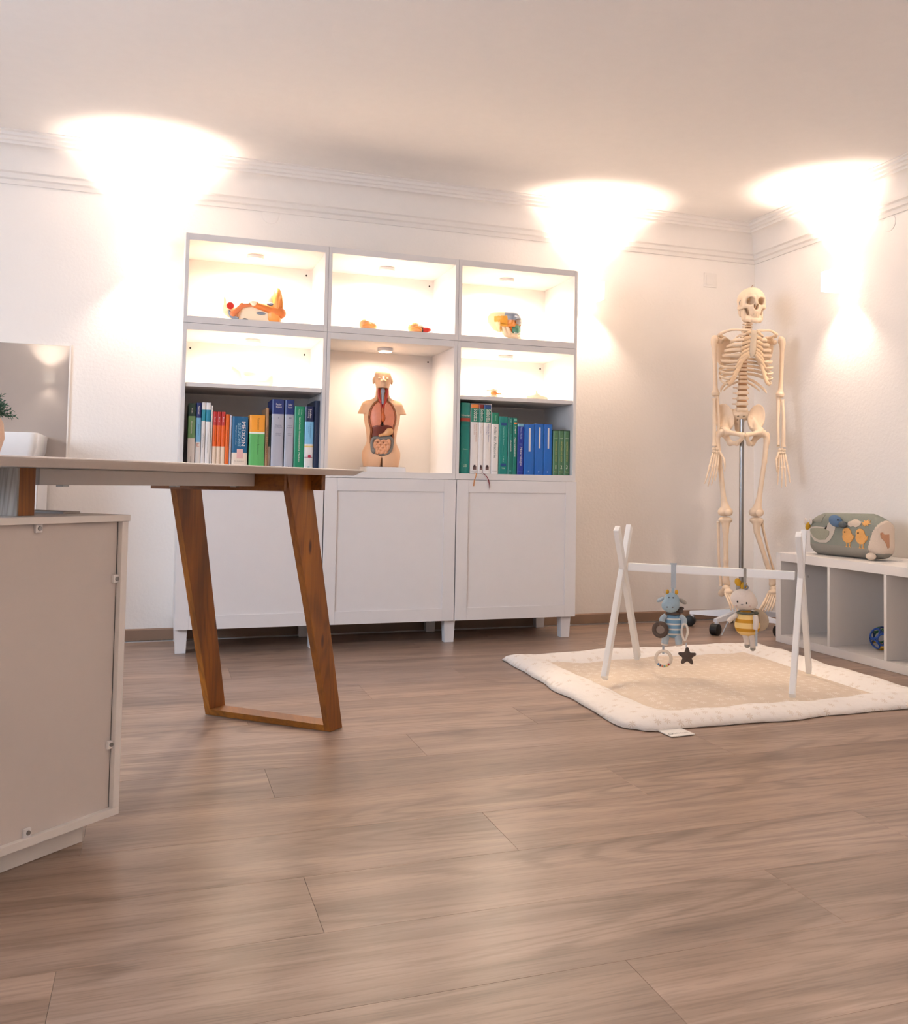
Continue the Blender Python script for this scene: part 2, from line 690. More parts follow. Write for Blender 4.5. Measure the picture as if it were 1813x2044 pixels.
# cornice and skirting
prof = [(0.000, ZC - .205), (0.006, ZC - .205), (0.010, ZC - .196), (0.010, ZC - .186), (0.020, ZC - .180), (0.022, ZC - .166), (0.022, ZC - .160),
        (0.033, ZC - .154), (0.036, ZC - .140), (0.036, ZC - .130)]
for k in range(1, 8):
    a = k / 8 * PI / 2
    prof.append((0.036 + .050 * (1 - math.cos(a)), ZC - .130 + .078 * math.sin(a)))
prof += [(0.088, ZC - .052), (0.088, ZC - .040), (0.098, ZC - .036), (0.100, ZC - .024), (0.110, ZC - .020), (0.112, ZC - .008), (0.124, ZC - .004), (0.124, ZC - .0002), (0, ZC - .0002)]
def sweep(name, p, m, ends):
    mb = MB()
    n = len(p)
    v = [ends[0](d, z) for d, z in p] + [ends[1](d, z) for d, z in p]
    f = [(i, (i + 1) % n, n + (i + 1) % n, n + i) for i in range(n)] + [tuple(range(n)), tuple(range(n, 2 * n))]
    mb.add(v, f)
    return struct(obj(name, mb, m, smooth=True, angle=28))
e = .0004
sweep('trim_1', prof, M_trim, (lambda d, z: (XL, -d - e, z), lambda d, z: (XR - d - e, -d - e, z)))
sweep('trim_2', prof, M_trim, (lambda d, z: (XR - d - e, -d - e, z), lambda d, z: (XR - d - e, YB, z)))
bp_ = [(0, .001), (.012, .001), (.012, .047), (.008, .052), (0, .052)]
sweep('baseboard_back', bp_, M_base, (lambda d, z: (XL, -d - e, z), lambda d, z: (XR - d - e, -d - e, z)))
sweep('baseboard_right', bp_, M_base, (lambda d, z: (XR - d - e, -d - e, z), lambda d, z: (XR - d - e, YB, z)))

# ------------------------------------------------------------------ wall unit
FX, SB, HB = 0.60, 0.016, 0.029         # unit width, side board, horizontal board
YF = -0.41
rows = {'top': (1.38, 1.76), 'mid': (0.74, 1.38)}
colname = ['left', 'middle', 'right']
holes = {(0, 'top'): [.556], (1, 'top'): [.562], (2, 'top'): [], (0, 'mid'): [.041, .556], (1, 'mid'): [.562], (2, 'mid'): [.562]}
M_shelf = M_lacin
def carcass(t, x0, x1, z0, z1, yf, yb=-0.001):
    g = .0006
    obj('side_panel', MB().box(x0 + g, x0 + SB, yf, yb, z0 + g, z1 - g, .0008), M_lacin, t)
    obj('side_panel', MB().box(x1 - SB, x1 - g, yf, yb, z0 + g, z1 - g, .0008), M_lacin, t)
    obj('top_panel', MB().box(x0 + SB, x1 - SB, yf, yb, z1 - HB, z1 - g, .0008), M_lacin, t)
    obj('bottom_panel', MB().box(x0 + SB, x1 - SB, yf, yb, z0 + g, z0 + HB, .0008), M_lacin, t)
    obj('back_panel', MB().box(x0 + SB, x1 - SB, -.026, -.018, z0 + HB, z1 - HB), M_lacin, t)
desc = {(0, 'top'): 'open white shelf box holding the ear model, top left of the wall unit',
        (1, 'top'): 'open white shelf box holding two small organ models, top middle of the wall unit',
        (2, 'top'): 'open white shelf box holding the coloured skull, top right of the wall unit',
        (0, 'mid'): 'white shelf unit with the left row of books and a pale bone model',
        (1, 'mid'): 'tall open white shelf box holding the anatomical torso',
        (2, 'mid'): 'white shelf unit with the right row of books and a vertebra model'}
units = {}
for c in range(3):
    for rname, (z0, z1) in rows.items():
        x0, x1 = c * FX, (c + 1) * FX
        t = thing('shelf_unit', desc[(c, rname)], 'shelf unit', ((x0 + x1) / 2, -.2, z0), group='open boxes of the white wall unit')
        units[(c, rname)] = t
        carcass(t, x0, x1, z0, z1, YF)
        if rname == 'mid' and c != 1:
            obj('shelf_board', MB().box(x0 + SB + .001, x1 - SB - .001, -.402, -.03, 1.112, 1.130, .001), M_lacin, t)
        for hx in holes[(c, rname)]:
            mb = MB().lathe([(.0045, -.0005), (.0045, .0006)], seg=12, M=Matrix.Translation((x0 + hx, -.0265, z1 - .058)) @ Matrix.Rotation(PI / 2, 4, 'X'))
            obj('cable_hole', mb, M_dark, t)

dlab = ['white cabinet with framed door behind the wooden desk legs, leftmost of the lower row',
        'white cabinet with framed door under the torso, middle of the lower row',
        'white cabinet with framed door nearest the skeleton, rightmost of the lower row']
legx = [[.0, .553], [.0, .561], [.0, .535]]
for c in range(3):
    x0, x1 = c * FX, (c + 1) * FX
    t = thing('base_cabinet', dlab[c], 'cabinet', ((x0 + x1) / 2, -.2, 0), group='cabinets of the white wall unit')
    carcass(t, x0, x1, .10, .739, -.405)
    d0, d1, y0, y1 = x0 + .0022, x1 - .0022, -.430, -.4065
    zb, zt, r = .1015, .7390, .056
    d = obj('door', MB().box(d0 + r - .004, d1 - r + .004, y0 + .006, y1, zb + r - .004, zt - r + .004), M_lac, t)
    obj('stile', MB().box(d0, d0 + r, y0, y1, zb, zt, .0012), M_lac, d)
    obj('stile', MB().box(d1 - r, d1, y0, y1, zb, zt, .0012), M_lac, d)
    obj('rail', MB().box(d0 + r, d1 - r, y0, y1, zb, zb + r, .0012), M_lac, d)
    obj('rail', MB().box(d0 + r, d1 - r, y0, y1, zt - r, zt, .0012), M_lac, d)
    lx = {0: [.0035, .553], 1: [.561], 2: [.535]}[c]
    for k, lo in enumerate(lx):
        for (ya, yb) in ((-.405, -.355), (-.085, -.035)):
            a = x0 + lo
            mb = MB()
            tp, bt = .0, .004
            v = [(a + bt, ya + bt, .001), (a + .05 - bt, ya + bt, .001), (a + .05 - bt, yb - bt, .001), (a + bt, yb - bt, .001),
                 (a + tp, ya + tp, .1), (a + .05 - tp, ya + tp, .1), (a + .05 - tp, yb - tp, .1), (a + tp, yb - tp, .1)]
            mb.add(v, [(0, 3, 2, 1), (4, 5, 6, 7), (0, 1, 5, 4), (1, 2, 6, 5), (2, 3, 7, 6), (3, 0, 4, 7)])
            obj('leg', mb, M_lac, t)

# puck lamps in the open boxes
M_lens = mat('lamp_lens', (1.0, 0.86, 0.68, 1), 0.4, emit=9.0)
plabs = {(0, 'top'): 'round white puck lamp above the ear model', (1, 'top'): 'round white puck lamp above the two small organ models',
         (2, 'top'): 'round white puck lamp above the coloured skull', (0, 'mid'): 'round white puck lamp above the pale bone model',
         (1, 'mid'): 'round white puck lamp above the anatomical torso', (2, 'mid'): 'round white puck lamp above the vertebra model'}
for (c, rname), t in units.items():
    zt = rows[rname][1] - HB
    loc = (c * FX + .302, -.22, zt - .0005)
    p = thing('puck_lamp', plabs[(c, rname)], 'lamp', loc, group='puck lamps of the wall unit')
    obj('housing', MB().lathe([(.033, -.016), (.036, -.014), (.036, -.001), (.034, 0)], c=loc, seg=28), M_lac, p, smooth=True, angle=40)
    obj('lens', MB().lathe([(.029, -.0175), (.029, -.0155)], c=loc, seg=28), M_lens, p)
    w = PUCK_W['torso'] if (c, rname) == (1, 'mid') else PUCK_W[rname]
    add_light('puck_light', 'AREA', (loc[0], loc[1], loc[2] - .019), (0, 0, -1), w, PUCK, p, shape='DISK', size=.056, spread=math.radians(170))

# ------------------------------------------------------------------ wall lamps
M_sc = mat('lamp_frosted_glass', (1.0, 0.88, 0.74, 1), 0.5, emit=1.6)
def sconce(loc, n, label, f=1.0):
    """square up-and-down lamp; n is the wall normal pointing into the room"""
    n = Vector(n)
    rz = math.atan2(n.y, n.x) + PI / 2
    t = thing('wall_lamp', label, 'wall lamp', loc, rz, group='up-and-down wall lamps')
    w, d, h, th = .045, .130, .048, .003
    mb = MB().box(-w, w, -d, -d + th, -h, h).box(-w, -w + th, -d + th, -.002, -h, h).box(w - th, w, -d + th, -.002, -h, h).box(-w + th, w - th, -.005, -.002, -h, h)
    obj('shade', mb, M_sc, t, local=True)
    obj('lamp_holder', MB().box(-w + th, w - th, -d + th, -.005, -.012, .012), M_sc, t, local=True)
    c = wmat(t) @ Vector((0, -.082, 0))
    for s in (1, -1):
        obj('lens', MB().lathe([(.02, .0), (.02, .004)], c=(0, -.082, .013 if s > 0 else -.017), seg=16), M_lens, t, local=True)
        add_light('lamp_light', 'SPOT', c + Vector((0, 0, s * .052)), (0, 0, s), SCONCE_W * (f if s > 0 else 0.36), LAMP, t,
                  spot_size=math.radians(104), spot_blend=0.7, shadow_soft_size=.02)
    return t
sconce((-.155, 0, 1.76), (0, -1, 0), 'square up-and-down wall lamp left of the wall unit')
sconce((2.03, 0, 1.74), (0, -1, 0), 'square up-and-down wall lamp right of the wall unit')
sconce((XR, -.80, 1.74), (-1, 0, 0), 'square up-and-down wall lamp on the right wall near the skeleton')
sconce((XR, -3.6, 1.74), (-1, 0, 0), 'added unseen up-and-down fill lamp on the right wall behind the viewer', 3.0)  # unseen lamp added as ambient fill for the right side and ceiling
sconce((1.9, YB, 1.74), (0, 1, 0), 'added unseen up-and-down fill lamp on the rear wall, right one', 3.0)  # unseen lamp added as ambient fill, upward beam raised for the ceiling
sconce((-1.15, YB, 1.74), (0, 1, 0), 'square up-and-down wall lamp on the rear wall, left one', 3.0)
sconce((XL, -5.2, 1.74), (1, 0, 0), 'added unseen up-and-down fill lamp on the left wall by the window')  # unseen lamp added for the general brightness of the room

# switch and blind covers
sw = thing('light_switch', 'white square light switch on the wall left of the skeleton skull', 'light switch', (2.787, 0, 1.88))
obj('switch_plate', MB().box(2.747, 2.827, -.006, -.0005, 1.84, 1.92, .002), M_trim, sw)
obj('rocker', MB().box(2.760, 2.814, -.0085, -.006, 1.853, 1.907, .001), M_trim, sw)
def cover(loc, n, label):
    M = Matrix.Translation(loc) @ Vector(n).to_track_quat('Z', 'Y').to_matrix().to_4x4()
    o = obj('junction_cover', MB().lathe([(.040, .0005), (.040, .0018), (.038, .0024), (.012, .0026)], seg=32, M=M), M_wall, smooth=True, angle=35)
    tag(o, label, 'wall cover')
cover((.384, 0, 1.98), (0, -1, 0), 'round painted junction cover above the top left shelf box')
cover((XR, -1.085, 1.965), (-1, 0, 0), 'round painted junction cover on the right wall under the cornice')

# splash panel, wash basin
M_glass = mat('splash_glass', rgb(164, 153, 146), 0.035, coat=0.5)
sp = thing('splash_panel', 'glossy grey-beige splash panel on the wall behind the wash basin', 'panel', (-.83, 0, .80))
obj('panel_sheet', MB().box(-1.20, -.462, -.010, -.001, .80, 1.300), M_glass, sp)
obj('edge_strip', MB().box(-.462, -.456, -.012, -.001, .80, 1.306).box(-1.20, -.462, -.0105, -.001, 1.300, 1.302), M_trim, sp)
ba = thing('wash_basin', 'white ceramic wash basin in front of the splash panel', 'basin', (-.8, -.2, .775))
def basin():
    mb = MB()
    o = [(-1.08, -.42), (-.533, -.42), (-.533, -.0125), (-1.08, -.0125)]
    def rr_(x0, x1, y0, y1, r, z, n=5):
        pts = []
        for cx, cy, a0 in ((x1 - r, y1 - r, 0), (x0 + r, y1 - r, 90), (x0 + r, y0 + r, 180), (x1 - r, y0 + r, 270)):
            for k in range(n + 1):
                a = math.radians(a0 + 90 * k / n)
                pts.append((cx + r * math.cos(a), cy + r * math.sin(a), z))
        return pts
    L = [rr_(-1.05, -.555, -.39, -.0125, .03, .776), rr_(-1.075, -.538, -.415, -.0125, .03, .83), rr_(-1.08, -.533, -.42, -.0125, .03, .893), rr_(-1.078, -.535, -.418, -.0125, .03, .898),
         rr_(-1.068, -.550, -.405, -.03, .03, .898), rr_(-1.064, -.554, -.40, -.035, .03, .893), rr_(-1.03, -.588, -.37, -.06, .05, .83), rr_(-.96, -.63, -.30, -.12, .06, .805)]
    n = len(L[0])
    vs = [p for r in L for p in r]
    fs = []
    for i in range(len(L) - 1):
        for k in range(n):
            k2 = (k + 1) % n
            fs.append((i * n + k, i * n + k2, (i + 1) * n + k2, (i + 1) * n + k))
    fs += [tuple(range(n)), tuple((len(L) - 1) * n + k for k in range(n))]
    return mb.add(vs, fs)
obj('bowl', basin(), M_ceramic, ba, smooth=True, angle=40)
obj('tap', MB().tube([(-.80, -.05, .898), (-.80, -.05, .99), (-.80, -.09, 1.02), (-.80, -.15, 1.0)], .012, smooth=4), M_chrome, ba, smooth=True)
va = thing('vanity_cabinet', 'white vanity cabinet under the wash basin, behind the desk', 'cabinet', (-.8, -.2, .25))
obj('body', MB().box(-1.05, -.53, -.37, -.013, .25, .7755, .002), M_lac, va)
obj('door', MB().box(-1.048, -.532, -.388, -.371, .252, .765, .002), M_lac, va)

# ------------------------------------------------------------------ desk
desk = thing('desk', 'white desk on slanted brown wooden frame, resting on the low white cabinet', 'desk', (.26, -1.69, 0))
Tp = Vector((.482, -1.877, 0))
La = Vector((.615, .789, 0)).normalized()
Da = Vector((-La.y, La.x, 0))
def LD(l, d, z):
    return Tp + La * l + Da * d + Vector((0, 0, z))
def LDbox(mb, l0, l1, d0, d1, z0, z1, bev=0.0):
    M = Matrix((La, Da, Vector((0, 0, 1)))).transposed().to_4x4()
    M.translation = Tp
    return mb.box(l0, l1, d0, d1, z0, z1, bev, M=M)
def desktop():
    mb = MB()
    zt, zb = .7575, .740
    def ring(ins, z):
        return [LD(-ins, ins, z), LD(-ins, .72 - ins, z), LD(-1.42 + ins, .72 - ins, z), LD(-1.42 + ins, ins, z)]
    L = [ring(.020, zb), ring(.004, zb + .011), ring(0, zt - .003), ring(.0008, zt - .0008), ring(.003, zt)]
    vs = [p for r in L for p in r]
    fs = [(i * 4 + k, i * 4 + (k + 1) % 4, (i + 1) * 4 + (k + 1) % 4, (i + 1) * 4 + k) for i in range(4) for k in range(4)]
    fs += [(0, 1, 2, 3), (16, 17, 18, 19)]
    return mb.add(vs, fs)
obj('desktop', desktop(), M_lam, desk)
Nb = Vector((.411, -1.836, 0))
Lf, Df = Vector((.695, .719, 0)), Vector((-.719, .695, 0))
def frm(l, d, z):
    return Nb + Lf * l + Df * d + Vector((0, 0, z))
def board(poly, d0, d1):
    """poly in (l, z), extruded along the frame's depth"""
    return MB().prism(poly, d0, d1, lambda a, b, d: frm(a, d, b))
obj('leg', board([(0.0, .0015), (.060, .0015), (-.124, .7395), (-.234, .7395)], 0.0, .021), M_leg, desk, label='slanted wooden leg nearest the viewer')
obj('leg', board([(0.0, .0015), (.068, .0015), (-.080, .7395), (-.190, .7395)], .4385, .4595), M_leg, desk, label='slanted wooden leg nearest the wall unit')
obj('foot_bar', board([(0.0, .0015), (.062, .0015), (.0565, .020), (-.006, .020)], .0212, .4383), M_leg2, desk)
obj('top_beam', board([(-.1235, .697), (-.106, .697), (-.106, .7398), (-.1235, .7398)], -.035, .50), M_leg2, desk)
obj('cross_beam', board([(-.245, .694), (-.235, .694), (-.235, .7398), (-.245, .7398)], .0, .47), M_leg2, desk)
tray = obj('cable_tray', LDbox(MB(), -1.005, -.245, .205, .45, .7065, .7395, .002), M_lam, desk)
for l in (-.94, -.58, -.33):
    obj('clip', LDbox(MB(), l, l + .016, .207, .225, .703, .7063), M_chrome, tray)

# low cabinet, seen from its back
lc = thing('low_cabinet', 'low white cabinet with its recessed back panel turned to the viewer', 'cabinet', (-.42, -2.53, 0))
K = Vector((-.131, -2.543, 0))
U = Vector((.724, .690, 0)).normalized()
Nn = Vector((-U.y, U.x, 0))
MC = Matrix((U, Nn, Vector((0, 0, 1)))).transposed().to_4x4()
MC.translation = K
cb = lambda *a, **k: MB().box(*a, M=MC, **k)
obj('side_panel', cb(-.015, 0, 0, .40, .065, .6352, bev=.0008), M_lam, lc)
obj('side_panel', cb(-.80, -.785, 0, .40, .065, .6352, bev=.0008), M_lam, lc)
obj('top_panel', cb(-.803, .003, -.002, .40, .6355, .6485, bev=.0008), M_lam, lc)
obj('bottom_panel', cb(-.80, 0, 0, .40, .05, .0648, bev=.0008), M_lam, lc)
bk = obj('back_panel', cb(-.785, -.0155, .012, .018, .065, .6352), mat('back_panel_white', rgb(204, 195, 190), 0.5), lc)
obj('groove_shadow_gap', cb(-.0166, -.0156, .0115, .0119, .065, .6352), M_dark, bk)
obj('front_panel', cb(-.785, -.015, .385, .40, .065, .6352), M_lam, lc)
obj('plinth', cb(-.76, -.045, .048, .36, .001, .05), M_lam, lc)
for l, z in ((-.20, .627), (-.019, .52), (-.019, .19), (-.20, .073)):
    c = obj('clip', cb(l - .008, l + .006, .006, .0118, z - .008, z + .008, bev=.001), M_lac, bk)
    obj('screw', MB().lathe([(.0045, 0), (.004, .002)], seg=10, M=MC @ Matrix.Translation((l, .006, z)) @ Matrix.Rotation(PI / 2, 4, 'X')), M_chrome, c)
# spacer block between cabinet and desktop
A = Vector((-.323, -2.649, 0))
ub = Vector((.66, .75, 0)).normalized()
nb = Vector((-ub.y, ub.x, 0))
MBk = Matrix((ub, nb, Vector((0, 0, 1)))).transposed().to_4x4()
MBk.translation = A
sb = thing('spacer_block', 'brown wooden block with daylight-grey painted side propping the desktop on the low cabinet', 'wooden block', A + ub * .02 + nb * .04 + Vector((0, 0, .6487)))
obj('block', MB().box(.0035, .040, 0, .085, .6488, .7392, M=MBk), M_leg, sb)
obj('daylit_face', MB().box(0, .0033, 0, .085, .6488, .7392, M=MBk), M_daylit, sb, label='wood-grain side face with grey daylight put into its colour')  # thin sheet whose grey colour stands in for daylight on the brown wood
pad = obj('grey_slab', MB().box(-.075, -.035, .10, .24, .6488, .6535, M=MC), mat('slab_grey', rgb(168, 160, 154), 0.6))  # thin grey slab laid flat on the cabinet top
tag(pad, 'flat grey slab lying on the low white cabinet', 'box')

# ------------------------------------------------------------------ open cube shelf by the right wall
XK, YK = 2.688, -.764
ks = thing('cube_shelf', 'low white four-compartment cube shelf along the right wall', 'shelf', (2.88, -1.5, 0))
g = .0004
KL = 1.466
obj('side_panel', MB().box(XK, 3.076, YK - .038, YK, .001, .42, .0012), M_lam, ks)
obj('side_panel', MB().box(XK, 3.076, YK - KL, YK - KL + .038, .001, .42, .0012), M_lam, ks)
obj('top_panel', MB().box(XK, 3.076, YK - KL + .038 + g, YK - .038 - g, .382, .42, .0012), M_lam, ks)
obj('bottom_panel', MB().box(XK, 3.076, YK - KL + .038 + g, YK - .038 - g, .001, .038, .0012), M_lam, ks)
for k in range(3):
    y = YK - .038 - .3355 * (k + 1) - .016 * k
    obj('divider', MB().box(XK + .002, 3.074, y - .016, y, .0385, .3815, .0008), M_lam, ks)
# ------------------------------------------------------------------ books
M_page = mat('book_pages', rgb(226, 216, 200), 0.8, var=0.06, vscale=200)
def cmat(c):
    return mat('cover_%02x%02x%02x' % c, rgb(*c), 0.35, var=0.03)
def ink(c):
    return mat('ink_%02x%02x%02x' % c, rgb(*c), 0.5)
ZS = .7697
def book(name, label, x0, x1, zt, yf, bands, texts=(), marks=(), depth=.19, group=None, root=None, z0=ZS, cat='book'):
    """bands: (height at which the colour starts, colour) from bottom to top, heights in 0..1 of the spine"""
    H = zt - z0
    x0, x1 = x0 + .0004, x1 - .0004
    w = x1 - x0
    if root is None:
        t = thing(name, label, cat, ((x0 + x1) / 2, yf + depth / 2, z0), group=group)
    else:
        t = root
    th = min(.0022, w * .12)
    yb = yf + depth
    rb = min(.004, w * .2)
    sec = [(x0, yb), (x0, yf + rb), (x0 + w * .12, yf + rb * .35), (x0 + w * .35, yf), (x1 - w * .35, yf), (x1 - w * .12, yf + rb * .35), (x1, yf + rb), (x1, yb),
           (x1 - th, yb), (x1 - th, yf + rb + .002), (x0 + th, yf + rb + .002), (x0 + th, yb)]
    n = len(sec)
    lv = [b[0] for b in bands] + [1.0]
    mb = MB()
    cols = []
    vs = [(x, y, z0 + H * l) for l in lv for x, y in sec]
    mb.v = vs
    for i in range(len(lv) - 1):
        c = bands[i][1]
        if c not in cols:
            cols.append(c)
        for k in range(n):
            k2 = (k + 1) % n
            mb.f.append((i * n + k, i * n + k2, (i + 1) * n + k2, (i + 1) * n + k))
            mb.mi.append(cols.index(c))
    mb.f.append(tuple(range(n)))
    mb.mi.append(cols.index(bands[0][1]))
    mb.f.append(tuple((len(lv) - 1) * n + k for k in range(n)))
    mb.mi.append(cols.index(bands[-1][1]))
    if root is None:
        cv = obj('cover', mb, [cmat(c) for c in cols], t)
        obj('page_block', MB().box(x0 + th * 1.05, x1 - th * 1.05, yf + rb + .0025, yb - .004, z0 + .003, zt - .003), M_page, t)
    else:
        cv = obj('volume', mb, [cmat(c) for c in cols], t)
        obj('page_block', MB().box(x0 + th * 1.05, x1 - th * 1.05, yf + rb + .0025, yb - .004, z0 + .003, zt - .003), M_page, cv)
    yt = yf - .0004
    for body, mode, fx, a, b, fh, col in texts:
        cx, cz = x0 + w * fx, z0 + H * (a + b) / 2
        if mode == 'v':
            m = text_mb(body, H * abs(b - a), w * fh, lambda tx, ty: (cx + ty, yt, cz - tx))
        else:
            m = text_mb(body, w * fh, H * abs(b - a), lambda tx, ty: (cx + tx, yt, cz + ty))
        obj('spine_lettering', m, ink(col), cv)
    for a0, a1, b0, b1, col in marks:
        obj('spine_mark', MB().box(x0 + w * a0, x0 + w * a1, yt, yf + .001, z0 + H * b0, z0 + H * b1), ink(col), cv)
    return t

W_, K_ = (236, 230, 226), (40, 40, 44)
CR = (238, 222, 206)
GL = 'books on the left shelf'
y = -.36
book('book', 'dark green, light green and white book, leftmost on the left shelf', .033, .063, 1.045, y, [(0, W_), (.46, (120, 166, 112)), (.80, (28, 66, 58))],
     [('Anatomie', 'v', .5, .50, .76, .22, W_), ('Prakt', 'v', .5, .83, .93, .16, W_), ('Lehrbuch', 'v', .5, .06, .20, .12, K_)], group=GL)
book('book', 'slim navy, sky blue and white book, second on the left shelf', .065, .086, 1.048, y, [(0, W_), (.40, (120, 186, 226)), (.77, (16, 36, 110))],
     [('Osteopathie', 'v', .5, .42, .74, .3, (60, 110, 150)), ('Netter', 'v', .5, .82, .95, .4, W_), ('E', 'h', .5, .33, .38, .5, (200, 120, 90))], group=GL)
book('book', 'slim white book with teal band below a white top, third on the left shelf', .087, .103, 1.050, y, [(0, W_), (.72, (24, 140, 160)), (.89, W_)],
     [('Leitfaden Physiotherapie', 'v', .5, .18, .66, .25, (110, 100, 96))], group=GL)
book('book', 'wider white book with teal band, fourth on the left shelf', .104, .125, 1.050, y, [(0, W_), (.71, (20, 132, 160)), (.89, W_)],
     [('Leitfaden Viszerale Osteopathie', 'v', .5, .10, .66, .2, (110, 100, 96))], group=GL)
book('book', 'very thin plain white book beside the orange volumes', .126, .132, 1.038, y, [(0, (236, 224, 214))], group=GL)
for k, nm in enumerate(('first', 'second', 'third')):
    a = .1335 + k * .0172
    book('book', 'red, orange and cream volume, %s of the three alike' % nm, a, a + .0168, 1.013, y, [(0, (240, 214, 188)), (.39, (238, 98, 22)), (.76, (196, 44, 40))],
         [('Band', 'v', .5, .80, .93, .3, W_), ('Angewandte Physiologie', 'v', .5, .42, .74, .2, (150, 60, 20))], group=GL)
book('book', 'thin all-orange book beside the three orange volumes', .1855, .202, 1.003, y, [(0, (236, 104, 18))],
     [('Angewandte Physiologie', 'v', .5, .16, .93, .3, (120, 40, 20))], group=GL)
book('book', 'thin lilac-grey book beside the MEDIZIN book', .203, .211, 1.000, y, [(0, (206, 200, 212))], group=GL)
book('book', 'thick petrol blue and cream book titled MEDIZIN GESUNDHEIT', .213, .279, .996, y, [(0, (240, 222, 204)), (.31, (10, 96, 140))],
     [('MEDIZIN', 'v', .72, .44, .90, .24, W_), ('GESUNDHEIT', 'v', .46, .42, .88, .18, (150, 196, 216)), ('Mein grosses Lexikon', 'v', .25, .40, .88, .09, (190, 216, 226)),
      ('Das Standardwerk', 'h', .5, .14, .16, .6, (150, 130, 110))],
     [(.33, .72, .20, .38, (236, 186, 180))], group=GL)
book('book', 'thick orange and bright green book', .285, .350, 1.005, y, [(0, (96, 184, 104)), (.655, (236, 240, 230)), (.685, (250, 166, 50))],
     [('Faszination', 'v', .58, .73, .94, .14, (120, 70, 20)), ('Chirurgie Basiswissen', 'v', .58, .28, .64, .14, (30, 70, 40))], group=GL)
book('book', 'brown book with dark vertical title beside the orange and green book', .3525, .366, 1.038, y + .004, [(0, (170, 130, 92))],
     [('MANUELLE MEDIZIN', 'v', .5, .10, .86, .5, (96, 62, 40))], group=GL)
book('book', 'thin dark green and cream book between the brown and grey volumes', .3665, .377, 1.010, y + .02, [(0, (232, 214, 192)), (.42, (40, 78, 70))], group=GL)
for k, (a, b, num) in enumerate(((.378, .430, 'I'), (.434, .473, 'III'))):
    book('book', 'thick grey book with navy top marked %s' % num, a, b, 1.077, y, [(0, (178, 180, 192)), (.79, (12, 44, 116))],
         [('Rauber', 'h', .55, .915, .945, .46, W_), ('Kopsch', 'h', .55, .875, .905, .46, W_), (num, 'h', .55, .725, .750, .12 if num == 'I' else .26, (50, 60, 110)),
          ('Anatomie', 'h', .55, .625, .640, .5, (70, 76, 110)), ('des Menschen', 'h', .55, .600, .614, .62, (70, 76, 110)), ('Lehrbuch', 'h', .55, .510, .525, .5, (70, 76, 110)),
          ('und Atlas', 'h', .55, .488, .502, .4, (70, 76, 110)), ('R', 'h', .55, .02, .05, .2, (50, 60, 110))], group=GL)
book('book', 'emerald green book titled Lehrbuch Osteopathische Medizin', .475, .5195, 1.050, y, [(0, (0, 138, 98))],
     [('Lehrbuch Osteopathische Medizin', 'v', .5, .12, .83, .20, W_), ('Dolpe', 'v', .66, .86, .96, .12, (190, 226, 210)), ('Mehler', 'v', .42, .86, .96, .12, (190, 226, 210))], group=GL)
bk17 = book('book', 'navy, light blue and white book with a red flower emblem', .521, .560, 1.052, y, [(0, W_), (.36, (236, 206, 130)), (.385, (238, 226, 220)), (.41, (132, 196, 232)), (.76, (14, 30, 76))],
     [('Leiden', 'v', .62, .82, .95, .2, W_), ('Heilung', 'v', .38, .82, .95, .2, W_), ('Krankheitslehre', 'v', .62, .50, .73, .13, (70, 110, 150)), ('Pathologie', 'v', .42, .54, .73, .13, (70, 110, 150))],
     [(.0, .9, .198, .206, (130, 50, 70))], group=GL)
obj('spine_emblem', MB().lathe([(.007, 0), (.007, .0007)], seg=14, M=Matrix.Translation((.543, y - .0002, ZS + .062)) @ Matrix.Rotation(PI / 2, 4, 'X')), ink((196, 50, 76)), bk17.children[0])
obj('spine_emblem', MB().lathe([(.0045, 0), (.0045, .0007)], seg=14, M=Matrix.Translation((.541, y - .0002, ZS + .014)) @ Matrix.Rotation(PI / 2, 4, 'X')), ink((170, 190, 190)), bk17.children[0])
book('book', 'tall dark navy book, rightmost on the left shelf', .561, .5835, 1.078, y - .006, [(0, (12, 34, 66))], depth=.24, group=GL)

GR = 'books on the right shelf'
y = -.38
TE = (0, 132, 124)
book('book', 'tall teal book with red band, leftmost on the right shelf', 1.2325, 1.276, 1.098, y, [(0, TE), (.70, (0, 120, 112)), (.735, (172, 62, 44)), (.785, TE)],
     [('Embryologie', 'h', .5, .800, .835, .98, W_), ('Moore', 'h', .5, .335, .350, .5, (190, 220, 214)), ('UBI', 'h', .5, .09, .13, .36, (190, 210, 190))],
     [(.1, .9, .640, .643, (0, 96, 92)), (.1, .9, .655, .658, (0, 96, 92)), (.1, .9, .625, .628, (0, 96, 92))], group=GR)
# three volumes in one slipcase
sc = thing('book', 'white slipcase of three Sobotta volumes with green title bands and ribbons', 'books', (1.33, -.285, ZS), group=GR)
obj('slipcase', MB().box(1.279, 1.2805, y + .003, y + .20, ZS, 1.0945).box(1.3795, 1.381, y + .003, y + .20, ZS, 1.0945).box(1.279, 1.381, y + .003, y + .20, 1.0945, 1.096)
    .box(1.279, 1.381, y + .20, y + .202, ZS, 1.096), cmat(W_), sc)
for (a, b, c, tc) in ((1.281, 1.3185, (240, 142, 60), (190, 120, 70)), (1.3190, 1.3435, (140, 44, 40), (150, 110, 100)), (1.3440, 1.3792, (20, 70, 130), (60, 80, 150))):
    book('book', '', a, b, 1.092, y, [(0, W_), (.745, (0, 124, 96)), (.945, c)],
         [('Sobotta', 'v', .62, .755, .935, .62, W_), ('Anatomie des Menschen', 'v', .66, .46, .72, .13, tc), ('Innere Organe', 'v', .40, .54, .72, .13, tc)],
         [(.3, .75, .055, .105, (120, 90, 86)), (.4, .65, .09, .125, (80, 60, 60)), (.1, .9, .028, .031, (180, 170, 166))], root=sc, z0=ZS + .0006)
